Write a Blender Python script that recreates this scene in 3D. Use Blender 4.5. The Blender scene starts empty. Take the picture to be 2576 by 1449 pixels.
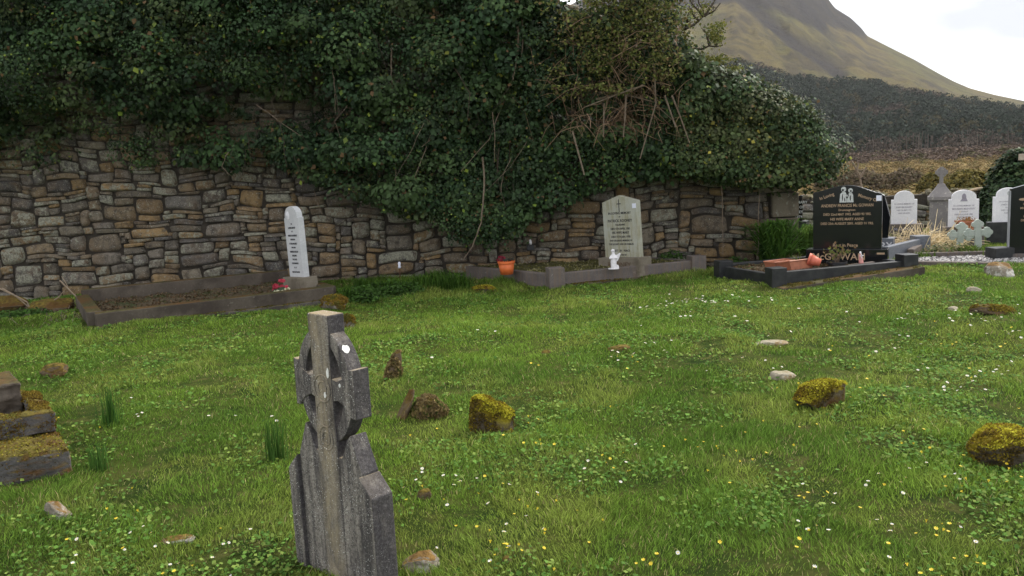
import bpy, bmesh, math, random
import numpy as np
from mathutils import Vector, Matrix, Euler, noise as mnoise
random.seed(7); rng = np.random.default_rng(11)
S = bpy.context.scene; COL = S.collection

# ---------------------------------------------------------------- camera, sky, sun, exposure
W_, H_, F_, HZ, ROLL, EYE = 2576., 1449., 2080., 436., math.radians(2.8), 1.65
PIT = math.atan((H_/2-HZ)*math.cos(ROLL)/F_)
cF = np.array([0, math.cos(PIT), -math.sin(PIT)]); cR0 = np.array([1., 0, 0]); cU0 = np.array([0, math.sin(PIT), math.cos(PIT)])
cR = math.cos(ROLL)*cR0-math.sin(ROLL)*cU0; cU = math.sin(ROLL)*cR0+math.cos(ROLL)*cU0
cam = bpy.data.cameras.new('camera'); cam.sensor_width = 36; cam.lens = 36*F_/W_; cam.clip_start = .05; cam.clip_end = 9000
camo = bpy.data.objects.new('camera', cam); COL.objects.link(camo); S.camera = camo
camo.matrix_world = Matrix(((cR[0], cU[0], -cF[0], 0), (cR[1], cU[1], -cF[1], 0), (cR[2], cU[2], -cF[2], EYE), (0, 0, 0, 1)))
SUN_AZ, SUN_EL = math.radians(58), math.radians(50)        # azimuth from +Y towards +X
w = bpy.data.worlds.new('World'); S.world = w; w.use_nodes = True
nt = w.node_tree; nt.nodes.clear()
def N(nt, t, **k):
    n = nt.nodes.new(t)
    for a, b in k.items(): setattr(n, a, b)
    return n
out = N(nt, 'ShaderNodeOutputWorld'); bg = N(nt, 'ShaderNodeBackground'); bg.inputs[1].default_value = .1
sky = N(nt, 'ShaderNodeTexSky', sky_type='NISHITA', sun_disc=False, sun_elevation=SUN_EL, sun_rotation=SUN_AZ)
tc = N(nt, 'ShaderNodeTexCoord'); mp = N(nt, 'ShaderNodeMapping'); mp.inputs['Scale'].default_value = (1, 1, 3.2)
no = N(nt, 'ShaderNodeTexNoise'); no.inputs['Scale'].default_value = 2.6; no.inputs['Detail'].default_value = 5; no.inputs['Roughness'].default_value = .5
cr = N(nt, 'ShaderNodeValToRGB'); cr.color_ramp.elements[0].position = .36; cr.color_ramp.elements[0].color = (4.7, 4.85, 5.15, 1)
cr.color_ramp.elements[1].position = .60; cr.color_ramp.elements[1].color = (9.6, 9.7, 10., 1)
mx = N(nt, 'ShaderNodeMix', data_type='RGBA'); mx.inputs[0].default_value = .97
L = nt.links.new
L(tc.outputs['Generated'], mp.inputs[0]); L(mp.outputs[0], no.inputs[0]); L(no.outputs[0], cr.inputs[0])
L(sky.outputs[0], mx.inputs[6]); L(cr.outputs[0], mx.inputs[7]); L(mx.outputs[2], bg.inputs[0]); L(bg.outputs[0], out.inputs[0])
sd = bpy.data.lights.new('sun', 'SUN'); sd.energy = 2.3; sd.angle = math.radians(14); sd.color = (1, .95, .87)
so = bpy.data.objects.new('sun', sd); COL.objects.link(so)
sdir = Vector((math.sin(SUN_AZ)*math.cos(SUN_EL), math.cos(SUN_AZ)*math.cos(SUN_EL), math.sin(SUN_EL)))
so.rotation_euler = sdir.to_track_quat('Z', 'Y').to_euler(); so.location = (30, 30, 40)
S.view_settings.view_transform = 'Standard'; S.view_settings.look = 'None'; S.view_settings.gamma = 1; S.view_settings.exposure = .92
try: S.cycles.use_denoising = True
except Exception: pass
S.cycles.max_bounces = 6; S.cycles.transparent_max_bounces = 8

# ---------------------------------------------------------------- helpers
CAM = np.array([0, 0, EYE])
def ray(x, y): return cF+((x-W_/2)/F_)*cR+((H_/2-y)/F_)*cU
def G(x, y, z=0.):            # point of the ground seen at photo position x, y
    d = ray(x, y); t = (z-EYE)/d[2]; p = CAM+d*t; return Vector(p)
def at(x, y, Y):              # point at depth Y
    d = ray(x, y); return Vector(CAM+d*(Y/d[1]))
def vnoise(x, y, seed=0):
    x = np.asarray(x, float); y = np.asarray(y, float)
    xi = np.floor(x).astype(np.int64); yi = np.floor(y).astype(np.int64); fx = x-xi; fy = y-yi
    fx = fx*fx*(3-2*fx); fy = fy*fy*(3-2*fy)
    def h(a, b):
        v = (a*374761393+b*668265263+seed*1442695041) & 0xffffffff
        v = ((v ^ (v >> 13))*1274126177) & 0xffffffff
        return ((v ^ (v >> 16)) & 0xffff)/65535.
    return (h(xi, yi)*(1-fx)+h(xi+1, yi)*fx)*(1-fy)+(h(xi, yi+1)*(1-fx)+h(xi+1, yi+1)*fx)*fy
def fbm(x, y, seed=0, o=4):
    s = 0; a = .5; t = 0
    for i in range(o): s = s+a*vnoise(x*2**i, y*2**i, seed+i*17); t += a; a *= .55
    return s/t
def gz(x, y):
    x = np.asarray(x, float); y = np.asarray(y, float)
    f = np.clip((22-y)/6, 0, 1)
    r = ((fbm(x/1.7, y/1.7, 3, 2)-.5)*.17+(fbm(x/.5, y/.5, 9, 2)-.5)*.07)*f
    return r
def gzf(x, y): return float(gz(x, y))
def smooth(me, on=True):
    me.polygons.foreach_set('use_smooth', [on]*len(me.polygons))
def tag(o, label=None, cat=None, group=None, kind=None):
    if label: o['label'] = label
    if cat: o['category'] = cat
    if group: o['group'] = group
    if kind: o['kind'] = kind
    return o
def empty(name, loc, rz=0, lean=(0, 0), label=None, cat=None, group=None):
    o = bpy.data.objects.new(name, None); COL.objects.link(o); o.empty_display_size = .2
    o.location = loc; o.rotation_euler = (lean[0], lean[1], rz); return tag(o, label, cat, group)
def link(name, me, mats=(), parent=None, bevel=0, sm=False):
    for m in (mats if isinstance(mats, (list, tuple)) else [mats]): me.materials.append(m)
    if sm: smooth(me)
    o = bpy.data.objects.new(name, me); COL.objects.link(o)
    if parent: o.parent = parent
    if bevel:
        b = o.modifiers.new('bevel', 'BEVEL'); b.width = bevel; b.segments = 2; b.limit_method = 'ANGLE'; b.angle_limit = math.radians(40)
    return o
class MB:
    def __init__(s): s.v = []; s.f = []; s.m = []
    def add(s, vs, fs, mi=0, M=None):
        b = len(s.v)
        for p in vs: s.v.append(tuple(M @ Vector(p)) if M is not None else tuple(p))
        for f in fs: s.f.append(tuple(b+i for i in f)); s.m.append(mi)
        return s
    def box(s, x0, x1, y0, y1, z0, z1, mi=0, M=None):
        return s.add([(x0, y0, z0), (x1, y0, z0), (x1, y1, z0), (x0, y1, z0), (x0, y0, z1), (x1, y0, z1), (x1, y1, z1), (x0, y1, z1)],
                     [(0, 3, 2, 1), (4, 5, 6, 7), (0, 1, 5, 4), (1, 2, 6, 5), (2, 3, 7, 6), (3, 0, 4, 7)], mi, M)
    def prism(s, pts, y0, y1, mi=0, M=None):      # outline of (x, z), counter-clockwise from the front
        n = len(pts)
        vs = [(p[0], y0, p[1]) for p in pts]+[(p[0], y1, p[1]) for p in pts]
        fs = [tuple(range(n)), tuple(range(2*n-1, n-1, -1))]+[(i, i+n, (i+1) % n+n, (i+1) % n) for i in range(n)]
        return s.add(vs, fs, mi, M)
    def ringxz(s, c, r0, r1, y0, y1, n=40, a0=0, a1=2*math.pi, mi=0):
        vs = []; fs = []
        for i in range(n+1):
            a = a0+(a1-a0)*i/n; ca, sa = math.cos(a), math.sin(a)
            for r, y in ((r0, y0), (r1, y0), (r1, y1), (r0, y1)): vs.append((c[0]+r*ca, y, c[1]+r*sa))
        for i in range(n):
            for k in range(4):
                fs.append((i*4+k, i*4+(k+1) % 4, i*4+4+(k+1) % 4, i*4+4+k))
        return s.add(vs, fs, mi)
    def tube(s, pts, rad, n=5, mi=0):
        vs = []; fs = []; P = [Vector(p) for p in pts]
        for i, p in enumerate(P):
            d = (P[min(i+1, len(P)-1)]-P[max(i-1, 0)]); d = d.normalized() if d.length else Vector((0, 0, 1))
            a = d.cross(Vector((.3, .2, 1)) if abs(d.z) < .9 else Vector((1, .1, 0))).normalized(); b = d.cross(a)
            r = rad[i] if isinstance(rad, (list, tuple)) else rad
            for k in range(n):
                t = 2*math.pi*k/n; vs.append(p+(a*math.cos(t)+b*math.sin(t))*r)
        for i in range(len(P)-1):
            for k in range(n): fs.append((i*n+k, i*n+(k+1) % n, (i+1)*n+(k+1) % n, (i+1)*n+k))
        fs.append(tuple(range(n-1, -1, -1))); fs.append(tuple((len(P)-1)*n+k for k in range(n)))
        return s.add(vs, fs, mi)
    def lathe(s, prof, n=20, mi=0, M=None, sx=1, sy=1):
        vs = []; fs = []
        for r, z in prof:
            for k in range(n): t = 2*math.pi*k/n; vs.append((r*math.cos(t)*sx, r*math.sin(t)*sy, z))
        m = len(prof)
        for i in range(m-1):
            for k in range(n): fs.append((i*n+k, i*n+(k+1) % n, (i+1)*n+(k+1) % n, (i+1)*n+k))
        fs.append(tuple(range(n-1, -1, -1))); fs.append(tuple((m-1)*n+k for k in range(n)))
        return s.add(vs, fs, mi, M)
    def blob(s, c, r, mi=0, seg=10, jit=0.):
        vs = []; fs = []; n = seg; m = max(4, seg//2+1)
        for i in range(m+1):
            ph = math.pi*i/m
            for k in range(n):
                t = 2*math.pi*k/n; j = 1+random.uniform(-jit, jit) if 0 < i < m else 1
                vs.append((c[0]+r[0]*math.sin(ph)*math.cos(t)*j, c[1]+r[1]*math.sin(ph)*math.sin(t)*j, c[2]+r[2]*math.cos(ph)*j))
        for i in range(m):
            for k in range(n): fs.append((i*n+k, (i+1)*n+k, (i+1)*n+(k+1) % n, i*n+(k+1) % n))
        return s.add(vs, fs, mi)
    def build(s, name, mats, parent=None, bevel=0, sm=False):
        me = bpy.data.meshes.new(name); me.from_pydata(s.v, [], s.f); me.update()
        me.polygons.foreach_set('material_index', s.m)
        o = link(name, me, mats, parent, bevel, sm); return o
def big(name, v, f, mats, col=None, parent=None, sm=False):
    me = bpy.data.meshes.new(name); v = np.ascontiguousarray(v, np.float32); f = np.ascontiguousarray(f, np.int32)
    k = f.shape[1]; me.vertices.add(len(v)); me.vertices.foreach_set('co', v.ravel())
    me.loops.add(f.size); me.loops.foreach_set('vertex_index', f.ravel())
    me.polygons.add(len(f)); me.polygons.foreach_set('loop_start', np.arange(0, f.size, k, dtype=np.int32))
    me.polygons.foreach_set('loop_total', np.full(len(f), k, np.int32))
    if col is not None:
        if col.shape[1] == 3: col = np.concatenate([col, np.ones((len(col), 1))], 1)
        ca = me.color_attributes.new('Col', 'FLOAT_COLOR', 'POINT'); ca.data.foreach_set('color', np.ascontiguousarray(col, np.float32).ravel())
    me.update(calc_edges=True)
    return link(name, me, mats, parent, 0, sm)
def norm(a): return a/np.maximum(np.linalg.norm(a, axis=-1, keepdims=True), 1e-9)
def leaves(c, nrm, size, asp=.8, fold=.25, rs=None):
    """folded kite leaves: centres c (N,3), normals nrm, size (N,) -> verts (4N,3), tris (2N,3)"""
    r = rs or rng; n = len(c); nrm = norm(nrm)
    d = r.normal(size=(n, 3)); d[:, 2] -= 1.0
    d = norm(d-nrm*(d*nrm).sum(1, keepdims=True)); s = np.cross(nrm, d); sz = size[:, None]
    v = np.stack([c-d*sz*.5, c+s*sz*asp*.5-d*sz*.12-nrm*sz*fold*.5, c+d*sz*.5-nrm*sz*.1, c-s*sz*asp*.5-d*sz*.12-nrm*sz*fold*.5], 1).reshape(-1, 3)
    b = np.arange(n)[:, None]*4
    f = np.concatenate([b+[[0, 1, 2]], b+[[0, 2, 3]]], 0)
    return v, f
def inpoly(x, y, poly):
    x = np.asarray(x); y = np.asarray(y); c = np.zeros(x.shape, bool); n = len(poly); j = n-1
    for i in range(n):
        xi, yi = poly[i]; xj, yj = poly[j]
        c ^= ((yi > y) != (yj > y)) & (x < (xj-xi)*(y-yi)/((yj-yi) or 1e-9)+xi); j = i
    return c
def toV(P):
    P = np.asarray(P, float)-CAM; wv = P@cF; return W_/2+F_*(P@cR)/wv, H_/2-F_*(P@cU)/wv

# ---------------------------------------------------------------- materials
class MT:
    def __init__(s, name, rough=.8, spec=.3):
        s.m = bpy.data.materials.new(name); s.m.use_nodes = True; s.nt = s.m.node_tree; s.b = s.nt.nodes['Principled BSDF']
        s.b.inputs['Roughness'].default_value = rough; s.b.inputs['Specular IOR Level'].default_value = spec
        s.tc = N(s.nt, 'ShaderNodeTexCoord'); s.cur = None
    def L(s, a, b): s.nt.links.new(a, b)
    def noise(s, sc, det=4, rough=.6, stretch=None, src='Object', dist=0):
        n = N(s.nt, 'ShaderNodeTexNoise'); n.inputs['Scale'].default_value = sc; n.inputs['Detail'].default_value = det; n.inputs['Roughness'].default_value = rough; n.inputs['Distortion'].default_value = dist
        o = s.tc.outputs[src]
        if stretch:
            m = N(s.nt, 'ShaderNodeMapping'); m.inputs['Scale'].default_value = stretch; s.L(o, m.inputs[0]); o = m.outputs[0]
        s.L(o, n.inputs[0]); return n.outputs[0]
    def voro(s, sc, feat='F1', src='Object'):
        n = N(s.nt, 'ShaderNodeTexVoronoi', feature=feat); n.inputs['Scale'].default_value = sc; s.L(s.tc.outputs[src], n.inputs['Vector']); return n.outputs['Distance']
    def ramp(s, v, a, b, lo=0., hi=1.):
        n = N(s.nt, 'ShaderNodeMapRange'); n.inputs[1].default_value = a; n.inputs[2].default_value = b; n.inputs[3].default_value = lo; n.inputs[4].default_value = hi
        n.clamp = True; s.L(v, n.inputs[0]); return n.outputs[0]
    def mul(s, a, b, op='MULTIPLY'):
        n = N(s.nt, 'ShaderNodeMath', operation=op)
        for i, x in enumerate((a, b)):
            if isinstance(x, (int, float)): n.inputs[i].default_value = x
            else: s.L(x, n.inputs[i])
        return n.outputs[0]
    def mix(s, fac, a, b, mode='MIX'):
        n = N(s.nt, 'ShaderNodeMix', data_type='RGBA', blend_type=mode)
        for i, x in ((0, fac), (6, a), (7, b)):
            if isinstance(x, (int, float)): n.inputs[i].default_value = x
            elif isinstance(x, tuple): n.inputs[i].default_value = (*x, 1)
            else: s.L(x, n.inputs[i])
        return n.outputs[2]
    def attr(s):
        n = N(s.nt, 'ShaderNodeAttribute'); n.attribute_name = 'Col'; return n.outputs['Color'], n.outputs['Alpha']
    def nz(s):
        g = N(s.nt, 'ShaderNodeNewGeometry'); x = N(s.nt, 'ShaderNodeSeparateXYZ'); s.L(g.outputs['Normal'], x.inputs[0]); return x.outputs[2]
    def bump(s, h, st=.3, d=.01):
        n = N(s.nt, 'ShaderNodeBump'); n.inputs['Strength'].default_value = st; n.inputs['Distance'].default_value = d; s.L(h, n.inputs['Height']); s.L(n.outputs[0], s.b.inputs['Normal'])
    def col(s, c):
        if isinstance(c, tuple): s.b.inputs['Base Color'].default_value = (*c, 1)
        else: s.L(c, s.b.inputs['Base Color'])
        return s
    def rough(s, r): s.L(r, s.b.inputs['Roughness']); return s
def plain(name, c, rough=.6, spec=.4, var=.25, sc=9):
    m = MT(name, rough, spec); n = m.noise(sc); m.col(m.mix(m.ramp(n, .3, .7), tuple(x*(1-var) for x in c), tuple(min(1, x*(1+var)) for x in c))); m.bump(m.noise(sc*12), .15, .003); return m.m
def stone(name, c1, c2, sc=3., lichen=None, lam=(.58, .66), lsc=9, speck=0, moss=None, mossr=(.35, .6), streak=None, rough=.85, bump=.5, bd=.008, stain=None):
    m = MT(name, rough, .25)
    c = m.mix(m.ramp(m.noise(sc, 6), .32, .68), c1, c2)
    c = m.mix(m.ramp(m.noise(sc*14, 3), .3, .7, 0, .35), c, tuple(x*.55 for x in c1))
    if streak:
        c = m.mix(m.ramp(m.noise(5, 4, stretch=(6, 6, .5)), .42, .66, 0, .75), c, streak)
    if stain:
        c = m.mix(m.ramp(m.noise(2.3, 5), .5, .62, 0, .8), c, stain)
    if lichen:
        c = m.mix(m.ramp(m.noise(lsc, 8, .7), lam[0], lam[1]), c, lichen)
    if speck:
        v = m.voro(55); k = m.noise(4, 3)
        c = m.mix(m.mul(m.ramp(v, .10*speck, .16*speck, 1, 0), m.ramp(k, .48, .6)), c, (.62, .62, .58))
    if moss:
        f = m.mul(m.ramp(m.mul(m.nz(), m.noise(7, 6), 'ADD'), mossr[0]+.5, mossr[1]+.5), 1.)
        mc = m.mix(m.ramp(m.noise(26, 4), .35, .65), moss, tuple(x*.35 for x in moss))
        mc = m.mix(m.ramp(m.noise(3.1, 3), .45, .62), mc, (.09, .045, .012))
        c = m.mix(f, c, mc)
    m.col(c)
    h = m.mul(m.noise(sc*5, 8, .7), m.mul(m.noise(sc*26, 4), .4), 'ADD'); m.bump(h, bump, bd); return m.m
def leafmat(name, rough=.45, spec=.5, trans=.25, var=.0):
    m = MT(name, rough, spec); c, a = m.attr(); m.col(c)
    if trans:
        t = N(m.nt, 'ShaderNodeBsdfTranslucent'); m.L(c, t.inputs[0]); x = N(m.nt, 'ShaderNodeMixShader'); x.inputs[0].default_value = trans
        o = m.nt.nodes['Material Output']; m.L(m.b.outputs[0], x.inputs[1]); m.L(t.outputs[0], x.inputs[2]); m.L(x.outputs[0], o.inputs[0])
    return m.m
M_grass = leafmat('grass_blades', .85, .06, .4)
M_ivy = leafmat('ivy_leaf', .52, .14, .05)
M_leaf = leafmat('small_leaf', .75, .12, .3)
M_far = leafmat('far_foliage', .9, .1, 0)
M_twig = stone('twig_bark', (.14, .10, .07), (.25, .20, .15), 12, bump=.2)
M_twigd = stone('dark_bark', (.05, .038, .028), (.09, .07, .05), 12, bump=.2)
M_celtic = MT('celtic_stone', .85, .25)
_m = M_celtic
sx = N(_m.nt, 'ShaderNodeSeparateXYZ'); _m.L(_m.tc.outputs['Object'], sx.inputs[0])
_xw = _m.mul(sx.outputs[0], _m.mul(_m.noise(3, 3), .08), 'ADD')
_c = _m.mix(_m.ramp(_m.noise(8, 6, .65, (2.4, 2.4, .30)), .40, .60), (.070, .064, .062), (.27, .245, .21))
_c = _m.mix(_m.ramp(_m.noise(90, 5, .8), .45, .6, 0, .75), _c, (.035, .03, .028)); _c = _m.mix(_m.ramp(_m.noise(26, 7, .8), .55, .7, 0, .5), _c, (.22, .20, .175))
_band = _m.ramp(_m.mul(_m.mul(_xw, -.035, 'ADD'), 0, 'ADD'), 0, 1)
_ab = _m.mul(_m.mul(_xw, -.03, 'ADD'), 0, 'ADD'); _abs = N(_m.nt, 'ShaderNodeMath', operation='ABSOLUTE'); _m.L(_ab, _abs.inputs[0])
_c = _m.mix(_m.mul(_m.ramp(_abs.outputs[0], .02, .09, .9, 0), _m.ramp(_m.noise(14, 8, .7, (1.6, 1.6, .5)), .33, .58)), _c, (.30, .25, .165))
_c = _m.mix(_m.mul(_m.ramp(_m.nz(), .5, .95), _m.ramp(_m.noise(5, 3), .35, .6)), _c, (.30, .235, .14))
_c = _m.mix(_m.mul(_m.ramp(_m.voro(170), .16, .24, 1, 0), _m.ramp(_m.noise(9, 5), .47, .56)), _c, (.55, .54, .5))
_c = _m.mix(_m.mul(_m.ramp(_m.voro(85), .15, .20, 1, 0), _m.ramp(_m.noise(7, 3), .44, .54)), _c, (.62, .62, .58))
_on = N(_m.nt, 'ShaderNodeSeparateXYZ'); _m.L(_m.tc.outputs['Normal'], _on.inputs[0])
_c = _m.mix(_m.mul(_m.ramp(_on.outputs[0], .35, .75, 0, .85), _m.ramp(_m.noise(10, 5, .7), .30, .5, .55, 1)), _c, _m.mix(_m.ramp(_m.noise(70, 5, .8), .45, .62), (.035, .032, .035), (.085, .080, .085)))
_c = _m.mix(_m.mul(_m.ramp(_m.voro(120), .10, .15, 1, 0), _m.ramp(_m.noise(11, 4), .56, .62)), _c, (.5, .5, .47))
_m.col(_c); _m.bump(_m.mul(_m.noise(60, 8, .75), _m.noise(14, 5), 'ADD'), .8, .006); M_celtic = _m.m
M_lich = plain('white_lichen', (.72, .72, .68), .9, .1, .1, 40)
M_conc = stone('old_concrete', (.075, .060, .048), (.13, .11, .085), 3, (.24, .22, .18), (.62, .7), 14, moss=(.085, .075, .025), mossr=(.62, .85), stain=(.045, .035, .028))
M_concd = stone('dark_kerb_concrete', (.085, .075, .065), (.15, .135, .115), 3, (.26, .25, .22), (.62, .7), 16, moss=(.12, .10, .03), mossr=(.75, 1.0), stain=(.05, .042, .036))
M_plinth = stone('plinth_stone', (.17, .145, .11), (.25, .22, .17), 4, stain=(.11, .09, .065))
M_kgrey = stone('grey_kerb_stone', (.10, .088, .085), (.17, .15, .14), 4, (.27, .25, .22), (.62, .7), 12, streak=(.16, .12, .09))
M_tomb = stone('tomb_concrete', (.10, .095, .10), (.20, .185, .17), 4, (.3, .28, .24), (.6, .7), 12, moss=(.15, .12, .018), mossr=(.05, .45), stain=(.055, .05, .05), bump=.9, bd=.02)
M_white = stone('white_marble', (.50, .51, .52), (.62, .62, .63), 3, bump=.1, stain=(.44, .45, .46), rough=.6)
M_white2 = stone('pale_marble', (.74, .73, .76), (.82, .81, .83), 3, bump=.1, stain=(.62, .62, .66), rough=.6)
M_greenst = stone('green_grey_marble', (.36, .36, .29), (.47, .46, .38), 5, streak=(.24, .22, .12), bump=.2, rough=.7, stain=(.40, .41, .36))
M_palecross = stone('pale_green_stone', (.40, .45, .40), (.52, .56, .50), 6, stain=(.32, .38, .33), bump=.3)
M_black = MT('black_granite', .16, .45)
M_black.col(M_black.mix(M_black.ramp(M_black.noise(160, 2), .45, .75), (.005, .006, .007), (.012, .013, .016))); M_black = M_black.m
M_blackm = MT('black_granite_honed', .5, .4)
M_blackm.col(M_blackm.mix(M_blackm.ramp(M_blackm.noise(8, 4), .4, .7), (.012, .013, .015), (.035, .037, .036))); M_blackm = M_blackm.m
M_edge = plain('pale_cut_edge', (.30, .31, .33), .5, .5)
M_gpol = stone('grey_granite', (.13, .14, .16), (.2, .21, .24), 40, bump=.05, rough=.35)
M_gold = plain('gold_lettering', (.38, .26, .16), .45, .5, .2, 40)
M_silver = plain('silver_engraving', (.46, .48, .47), .5, .4, .35, 60)
M_ink = plain('black_lettering', (.03, .03, .035), .6, .3)
M_inkg = plain('faded_lettering', (.30, .28, .33), .7, .2)
M_tag = plain('white_tag', (.72, .74, .85), .5, .4, .05)
M_terra = plain('terracotta_plastic', (.33, .12, .065), .55, .35, .25, 12)
M_terra2 = plain('orange_plastic', (.62, .14, .035), .5, .4, .15, 10)
M_terra3 = plain('coral_plastic', (.56, .14, .085), .5, .4, .12, 10)
M_dark = plain('black_plastic', (.02, .02, .022), .45, .4)
M_angel = plain('white_plaster', (.72, .70, .72), .6, .3, .12, 25)
M_pink = plain('pink_silk_petal', (.50, .055, .09), .6, .3, .4, 50)
M_cream = plain('cream_silk_petal', (.62, .60, .42), .7, .2, .2, 50)
M_soil = stone('grave_litter', (.07, .05, .03), (.16, .12, .07), 14, (.24, .19, .11), (.55, .62), 24, stain=(.05, .07, .02), bump=1, bd=.03)
M_gravel = MT('gravel_chips', .85, .25)
_m = M_gravel; _v = _m.voro(38); _m.col(_m.mix(_m.ramp(_m.noise(30, 3), .35, .65), (.16, .145, .14), (.42, .40, .38))); _m.bump(_v, 1, .02); M_gravel = _m.m

# ---------------------------------------------------------------- ground
xs = np.concatenate([-np.geomspace(12, 3200, 34)[::-1], np.arange(-11.85, 12, .15), np.geomspace(12, 3200, 34)])
ys = np.concatenate([np.array([-60, -20, -8, -3]), np.arange(-1, 24, .15), np.geomspace(24, 900, 40)])
X, Y = np.meshgrid(xs, ys); Z = gz(X, Y)
Z = np.where(Y > 22, (fbm(X/9, Y/9, 21, 3)-.5)*.5*np.clip((Y-22)/20, 0, 1)-.25*np.clip((Y-18)/20, 0, 1), Z)
nx, ny = len(xs), len(ys); idx = np.arange(nx*ny).reshape(ny, nx)
gf = np.stack([idx[:-1, :-1], idx[:-1, 1:], idx[1:, 1:], idx[1:, :-1]], -1).reshape(-1, 4)
m = MT('turf_and_field', .95, .1)
sp = N(m.nt, 'ShaderNodeSeparateXYZ'); m.L(m.tc.outputs['Object'], sp.inputs[0])
turf = m.mix(m.ramp(m.noise(2.2, 5), .35, .65), (.028, .055, .008), (.080, .105, .016))
turf = m.mix(m.ramp(m.noise(7, 5), .50, .64), turf, (.11, .115, .030))
fld = m.mix(m.ramp(m.noise(.09, 5), .38, .62), (.27, .18, .060), (.17, .135, .05))
fld = m.mix(m.ramp(m.noise(.16, 8, .75), .46, .60, 0, .85), fld, (.085, .070, .036))
fld = m.mix(m.ramp(sp.outputs[1], 24, 34), (.12, .13, .03), fld)
m.col(m.mix(m.ramp(m.mul(sp.outputs[1], m.mul(m.noise(.5, 3), 3.), 'ADD'), 19.5, 22), turf, fld)); m.bump(m.noise(60, 8, .8), 1, .04)
tag(big('ground', np.stack([X, Y, Z], -1).reshape(-1, 3), gf, m.m, None, None, True), kind='structure')

# ---------------------------------------------------------------- mountain
def azt(x, y):
    d = ray(x, y); return math.atan2(d[0], d[1]), d[2]/math.hypot(d[0], d[1])
rid = [(-900, 250), (300, 160), (1000, 90), (1300, 62), (1420, 20), (1465, -4), (1600, -70), (1850, -190), (1990, -120), (2060, -35), (2085, 0), (2100, 20), (2140, 45), (2168, 72), (2181, 90), (2230, 115), (2300, 150), (2360, 184), (2400, 205), (2440, 222), (2500, 238), (2576, 254), (2800, 262), (3400, 300)]
wdt = [(-900, 330), (1000, 220), (1500, 190), (1860, 150), (1900, 160), (2000, 190), (2100, 200), (2200, 206), (2300, 224), (2400, 250), (2500, 266), (2576, 280), (2800, 290), (3400, 320)]
ra = np.array([azt(*p) for p in rid]); wa = np.array([azt(*p) for p in wdt])
AZ = np.linspace(ra[0, 0], ra[-1, 0], 620); TT = np.linspace(0, 1, 130)
R0_, RW, RR = 300., 620., 1350.
Tr = np.interp(AZ, ra[:, 0], ra[:, 1]); Tw = np.minimum(np.interp(AZ, wa[:, 0], wa[:, 1]), Tr*.93)
def mount_z(az, t):
    tr = np.interp(az, ra[:, 0], ra[:, 1]); tw = np.minimum(np.interp(az, wa[:, 0], wa[:, 1]), tr*.93)
    r = R0_+(RR-R0_)*t; tw_t = (RW-R0_)/(RR-R0_)
    zw = (tw*RW-3)*np.clip(t/tw_t, 0, 1)**1.35
    u = np.clip((t-tw_t)/(1-tw_t), 0, 1); z2 = (tr*RR-(tw*RW-3)); prof = .62*u+.38*u**2.2
    return r, zw+z2*prof
A, T = np.meshgrid(AZ, TT, indexing='ij'); R, Z = mount_z(A, T)
nzv = fbm(A*60, T*9, 5, 5)-.5; Z = Z+nzv*14*np.sin(np.pi*np.clip(T, 0, 1))*1.0+EYE*T
X = R*np.sin(A); Y = R*np.cos(A); P = np.stack([X, Y, Z], -1)
vx, vy = toV(P.reshape(-1, 3)); vx = vx.reshape(X.shape); vy = vy.reshape(X.shape)
base = np.array([.150, .120, .044]); dk = np.array([.062, .050, .034]); rock = np.array([.034, .030, .029]); grn = np.array([.115, .118, .040])
q = fbm(A*38+T*6, T*16, 31, 5)[..., None]; q2 = fbm(A*130+T*25, T*40, 77, 4)[..., None]; q3 = fbm(A*25, T*7, 13, 3)[..., None]
C = base*(1-np.clip((q3-.45)*4, 0, 1)*.6)+grn*np.clip((q3-.45)*4, 0, 1)*.6
C = C+(dk-C)*np.clip((q-.55)*9, 0, 1)*.75; C = C*(.8+.4*q2)
gp = np.array([(1840, -60), (1885, 0), (1940, 55), (2000, 100), (2050, 130), (2110, 175)], float)
dist = np.full(vx.shape, 1e9)
for i in range(len(gp)-1):
    a, b = gp[i], gp[i+1]; ab = b-a; t = np.clip(((vx-a[0])*ab[0]+(vy-a[1])*ab[1])/(ab@ab), 0, 1)
    dist = np.minimum(dist, np.hypot(vx-(a[0]+t*ab[0]), vy-(a[1]+t*ab[1])))
gw = np.clip(1.5-dist/(10+16*fbm(A*90, T*30, 8, 3)), 0, 1)[..., None]
cap = np.clip((np.interp(vx, [1700, 1900, 1960, 2060, 2120, 2185, 2190], [30, 15, 45, 80, 84, 96, -50])-vy)/14+(q[..., 0]-.5)*3, 0, 1)[..., None]*(T > .55)[..., None]
C = C+(rock*(.7+.6*q2)-C)*np.maximum(gw, cap)
Z = Z-gw[..., 0]*5; P[..., 2] = Z
na, ntt = X.shape; idx = np.arange(na*ntt).reshape(na, ntt)
mf = np.stack([idx[:-1, :-1], idx[:-1, 1:], idx[1:, 1:], idx[1:, :-1]], -1).reshape(-1, 4)[:, ::-1]
mm = MT('mountain_grass', .95, .1); c, a_ = mm.attr(); mm.col(mm.mix(mm.ramp(mm.noise(.022, 8, .72), .44, .62, 0, .75), c, (.055, .045, .030))); mm.bump(mm.noise(.03, 8, .75), 1, 14.)
P2 = P.copy()
tag(big('mountain', P2.reshape(-1, 3), mf, mm.m, C.reshape(-1, 3), None, True), kind='structure')

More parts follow.
